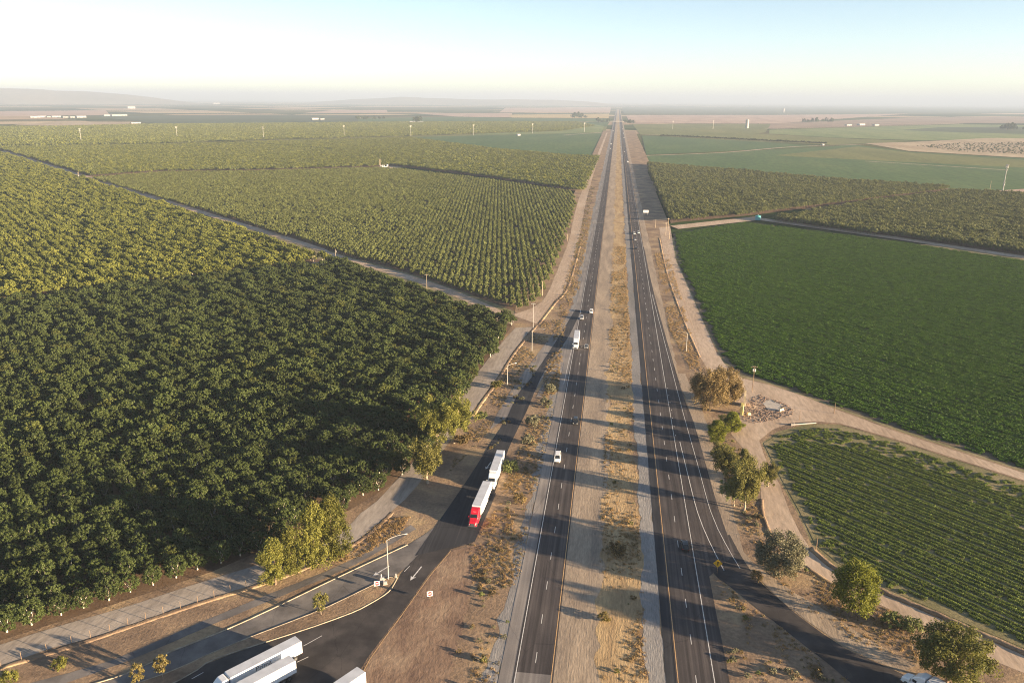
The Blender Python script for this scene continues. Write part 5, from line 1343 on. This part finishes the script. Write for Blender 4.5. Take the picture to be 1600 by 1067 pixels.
ypoly = [(50.4, 281.1), (52.5, 291.0), (56.6, 303.9), (61.3, 308.2), (64.9, 305.1), (69.3, 298.8), (71.4, 292.4), (68.9, 286.8), (63.3, 282.9), (56.9, 278.9), (52.5, 277.1)]
x, y = grid_points(ypoly, .42, .42, .3, .25); n = len(x)
slabp = [(60.8, 299.6), (64.3, 302.9), (67.6, 298.5), (65.5, 292.2), (61.6, 292.9)]
k = ~in_poly(x, y, slabp) & (NPR.random(n) > .25); x, y = x[k], y[k]; n = len(x)
s = .14 + 1.0 * NPR.random(n) ** 4
scatter('rubble', x, y, np.full(n, .03), NPR.uniform(0, 6.28, n), np.stack([s, s, s], 1), NPR.choice(5, n, p=[.24, .24, .24, .24, .04]), [stone(i) for i in range(4)] + [plank(0)], 'brown rubble of the demolished building in the yard', 'rubble')
t = empty('pipe_barrier', (*(71.9, 279.2), 0)); tag(t, 'long pale pipe lying at the head of the striped field', 'pipe')
a, b = Vector((67.2, 277.4)), Vector((76.4, 280.5)); c0 = Vector((71.9, 279.2))
MB().tube([((a - c0).x, (a - c0).y, .35), ((b - c0).x, (b - c0).y, .35)], .22, 10).build('pipe', M['building_white'], t)
for f in (.0, .1): 
    q = a.lerp(b, f) - c0; MB().box((q.x, q.y, .4), (.5, .5, .8)).build('support', M['concrete'], t)

# orchard pump sites
def pump_site(x, y, label, k=1.0):
    t = empty('pump_station', (x, y, 0), GRID); tag(t, label, 'pump station'); t.scale = (k, k, k)
    MB().box((0, 0, .08), (7, 5, .16)).build('pad', M['concrete'], t)
    for i in (-1.4, 0, 1.4):
        MB().tube([(i - 1, .8, .16), (i - 1, .8, 1.6), (i - 1, .8, 2.0)], [.6, .6, .25], 14).build('filter_tank', M['building_white'], t)
    MB().box((2.6, -.6, 1.2), (1.2, 1.0, 2.1)).build('panel_box', M['building_white'], t, bevel=.03)
    MB().tube([(-3, -.8, .6), (2, -.8, .6)], .18, 10).build('pipe', M['galvanised'], t)
    for i in (-3.2, -2.2):
        MB().tube([(i, 1.6, 0), (i + .5, 1.6, 6.5)], .14, 6).build('standpipe', M['wood_pale'], t)
pump_site(*(-204.7, 530.4), 'white pump station with poles at the corner of the orchard blocks')
pump_site(*(-392.1, 1349.0), 'distant pale pump station on the track behind the young orchard', 2.2)
pump_site(*(-780.6, 1102.5), 'small pump station beside the long track at far left', 1.0)
t = empty('water_tank', (*(141.7, 811.6), 0)); tag(t, 'teal water tank where the orchard tracks meet', 'tank')
MB().tube([(0, 0, 0), (0, 0, 4.2), (0, 0, 4.9)], [2.6, 2.6, .5], 20).build('tank', M['teal'], t)
MB().tube([(0, 0, 4.85), (0, 0, 5.15)], .4, 10).build('hatch', M['galvanised'], t)
MB().box((2.75, 0, 2.4), (.1, .5, 4.6)).build('ladder', M['galvanised'], t)

# ------------------------------------------------------------------ far farms, silos, overpass, tree clumps
def farm(px, py, w, d, h, label, rz=0.0, cat='barn', group='far white farm buildings'):
    w, d, h = w * .8, d * .8, h * .6
    t = empty('farm_building', (px, py, -.7), GRID + rz); tag(t, label, cat, group)
    MB().box((0, 0, h / 2), (w, d, h)).build('wall', M['building_white'], t)
    MB().add([(-w / 2 - 1, -d / 2 - 1, h), (w / 2 + 1, -d / 2 - 1, h), (w / 2 + 1, 0, h * 1.35), (-w / 2 - 1, 0, h * 1.35), (-w / 2 - 1, d / 2 + 1, h), (w / 2 + 1, d / 2 + 1, h)],
             [(0, 1, 2, 3), (3, 2, 5, 4), (0, 3, 4), (1, 5, 2), (0, 4, 5, 1)]).build('roof', M['building_roof'], t)
    for s in (-.25, .25):
        MB().box((w * s, -d / 2 - .05, h * .35), (w * .16, .2, h * .7)).build('door', M['grey_paint'], t)
NW_GROUP = 'white packing sheds in the hazy farm row at far left'
for k, (p, w, h) in enumerate((((-3236.4, 4257.0), 60, 12), ((-3254.5, 4338.7), 50, 12), ((-3219.0, 4355.0), 40, 9), ((-3189.3, 4368.6), 55, 12), ((-3095.7, 4320.8), 40, 9), ((-3060.1, 4336.9), 45, 10), ((-3024.3, 4353.1), 60, 14))):
    farm(*p, w, 30, h, 'long white shed in the hazy farm row at far left', group=NW_GROUP)
for k, (p, w, h) in enumerate((((-3144.7, 4788.6), 60, 13), ((-3105.6, 4807.6), 60, 14), ((-3119.8, 4911.3), 50, 12))):
    farm(*p, w, 30, h, 'white shed in the trio right of the far left farm row', group='trio of white sheds')
for p, w, d, h, lb in (((-5002.7, 8025.8), 90, 50, 32, 'white mill with a raised roof alone on the far left plain'), ((-7778.7, 15353.8), 160, 70, 25, 'pale shed group near the left horizon'),
                       ((-2151.6, 3471.9), 50, 25, 8, 'white shed at the end of the far tan field'), ((-7974.7, 30892.7), 260, 120, 70, 'bright white plant near the central horizon'),
                       ((-1675.6, 4436.8), 50, 25, 12, 'white farmhouse on the far green field left of centre'), ((-1640.2, 4451.6), 30, 20, 8, 'small white outbuilding right of the far farmhouse'),
                       ((-998.8, 3956.7), 35, 20, 11, 'white house left of the far tree clump'), ((-960.5, 3971.0), 35, 20, 9, 'white house right of the far tree clump'),
                       ((-1024.0, 3072.2), 35, 12, 5, 'long low white shed beside a power line pole'), ((-320.5, 2680.7), 14, 10, 7, 'white hut on the far field left of the highway'),
                       ((1139.2, 4281.0), 50, 20, 9, 'white shed in the yard among the far right fields, left of three'), ((1223.4, 4364.6), 60, 24, 12, 'white shed in the yard among the far right fields, middle'), ((1285.0, 4331.8), 50, 20, 9, 'white shed in the yard among the far right fields, right of three'),
                       ((553.7, 2306.5), 10, 8, 5, 'tiny white hut where far tracks cross on the right'), ((1482.1, 29704.5), 200, 80, 30, 'pale sheds near the horizon right of the highway')):
    farm(*p, w, d, h, lb)
for p, h, r, lb in (((563.4, 3705.3), 38, 7, 'tall white silo tower on the right plain'), ((1775.5, 9250.9), 42, 10, 'distant white silo tower near the right horizon')):
    t = empty('silo', (*p, -.7)); tag(t, lb, 'silo')
    MB().tube([(0, 0, 0), (0, 0, h * .94)], r, 20).build('shaft', M['building_white'], t)
    MB().tube([(0, 0, h * .94), (0, 0, h)], [r * 1.05, r * .3], 20).build('cap', M['building_roof'], t)
# overpass
ox, oy = 5.0, (-15.1, 4387.5)[1]
t = empty('overpass', (ox, oy, 0)); tag(t, 'low road bridge crossing the highway far away', 'bridge')
MB().box((0, 0, 6.4), (120, 12, 1.4)).build('deck', M['concrete'], t)
for s in (-1, 1):
    MB().box((0, s * 5.8, 7.6), (120, .3, 1.0)).build('parapet', M['concrete'], t)
    MB().add([(s * 60, -7, 5.9), (s * 60, 7, 5.9), (s * 60, 7, 7.1), (s * 60, -7, 7.1), (s * 330, -7, 0), (s * 330, 7, 0)], [(0, 1, 2, 3), (3, 2, 5, 4), (0, 3, 4), (1, 5, 2), (0, 4, 5, 1)]).build('embankment', M['verge'], t)
for xx in (-30, -2, 26):
    MB().box((xx - 3, 0, 2.9), (1.2, 8, 5.9)).build('pier', M['concrete'], t)
farT = [joined('clump_tree', 150 + i, M['leaf_dark'], M['bark'], 9, 1.6, 26, (0, 0, 6.5), (4.2, 4.2, 5.2), 1.5, 3, .4) for i in range(3)]
def clump(px0, px1, py, n, s, label, spread=20.0):
    (x0, y0), (x1, y1) = px0, px1
    u = NPR.random(n); x = x0 + (x1 - x0) * u + NPR.normal(0, spread * .4, n); y = y0 + (y1 - y0) * u + NPR.normal(0, spread, n)
    ss = s * NPR.uniform(.7, 1.3, n)
    for i in range(n):
        e = empty('far_tree', (float(x[i]), float(y[i]), -.7), RNG.uniform(0, 6)); e.scale = (ss[i], ss[i], ss[i] * RNG.uniform(.8, 1.2))
        tag(e, label, 'tree', label)
        mobj('crown', farT[i % 3], e)
clump((-280.3, 5391.4), (-203.1, 5328.0), 0, 9, 2.4, 'dark far tree in the clump left of the highway', 30)
clump((-128.1, 4344.8), (-68.5, 4367.4), 0, 7, 1.6, 'dark far tree at the left end of the overpass', 20)
clump((40.9, 4284.1), (75.0, 4178.7), 0, 6, 1.5, 'dark far tree at the right end of the overpass', 20)
clump((1027.6, 4849.8), (1227.9, 4926.1), 0, 20, 1.7, 'dark far tree in the straight row on the right plain', 12)
clump((1668.2, 3854.2), (1739.8, 3797.7), 0, 18, 1.9, 'dark far tree in the grove at the right edge', 45)
clump((-1014.5, 4071.4), (-996.3, 4078.3), 0, 5, 1.9, 'dark far tree between the two white houses', 20)
clump((-1444.6, 4533.8), (-1340.7, 4498.1), 0, 12, 1.4, 'dark far tree round the hidden farm left of centre', 60)
# shrubby fallow ground and hedge lines on the right
n = 260; x, y = grid_points([(802.5, 2336.3), (987.7, 2520.1), (1430.8, 2710.8), (1100.9, 2075.7), (920.3, 1987.8), (819.9, 2083.9)], 16, 16, .4, 7)
n = len(x); s = NPR.uniform(.12, .4, n); print('scrub', n)
scatter('scrub', x, y, np.full(n, -.4), NPR.uniform(0, 6, n), np.stack([s * 1.3, s * 1.3, s * .7], 1), NPR.integers(0, 3, n), farT, 'dark scrub dotted over the far fallow field', 'scrub')
for a, b, nn, lb in (((143.9, 2762.3), (575.2, 2362.0), 150, 'dark hedge line across the far right fields'), ((-1052.3, 2063.6), (-630.0, 1766.4), 110, 'dark hedge line inside the hazy left orchard')):
    u = np.linspace(0, 1, nn); x = a[0] + (b[0] - a[0]) * u; y = a[1] + (b[1] - a[1]) * u; s = NPR.uniform(.35, .6, nn)
    scatter('hedge', x, y, np.full(nn, -.4), NPR.uniform(0, 6, nn), np.stack([s * 1.2, s * 1.2, s], 1), NPR.integers(0, 3, nn), farT, lb, 'hedge')

# ------------------------------------------------------------------ haze
def haze():
    m = bpy.data.materials.new('haze'); m.use_nodes = True; t = m.node_tree
    t.nodes.remove(t.nodes['Principled BSDF'])
    v = t.nodes.new('ShaderNodeVolumePrincipled')
    v.inputs['Color'].default_value = (0.38, 0.465, 0.61, 1); v.inputs['Density'].default_value = HAZE_DENSITY
    v.inputs['Anisotropy'].default_value = 0.0
    t.links.new(v.outputs[0], t.nodes['Material Output'].inputs['Volume'])
    m.cycles.homogeneous_volume = True if hasattr(m.cycles, 'homogeneous_volume') else None
    o = MB().box((0, 45000, 180.0), (270000, 220000, 370)).build('haze', m)
    tag(o, 'pale even haze over the whole valley', 'haze', None, 'stuff')
HAZE_DENSITY = 9.5e-5
haze()
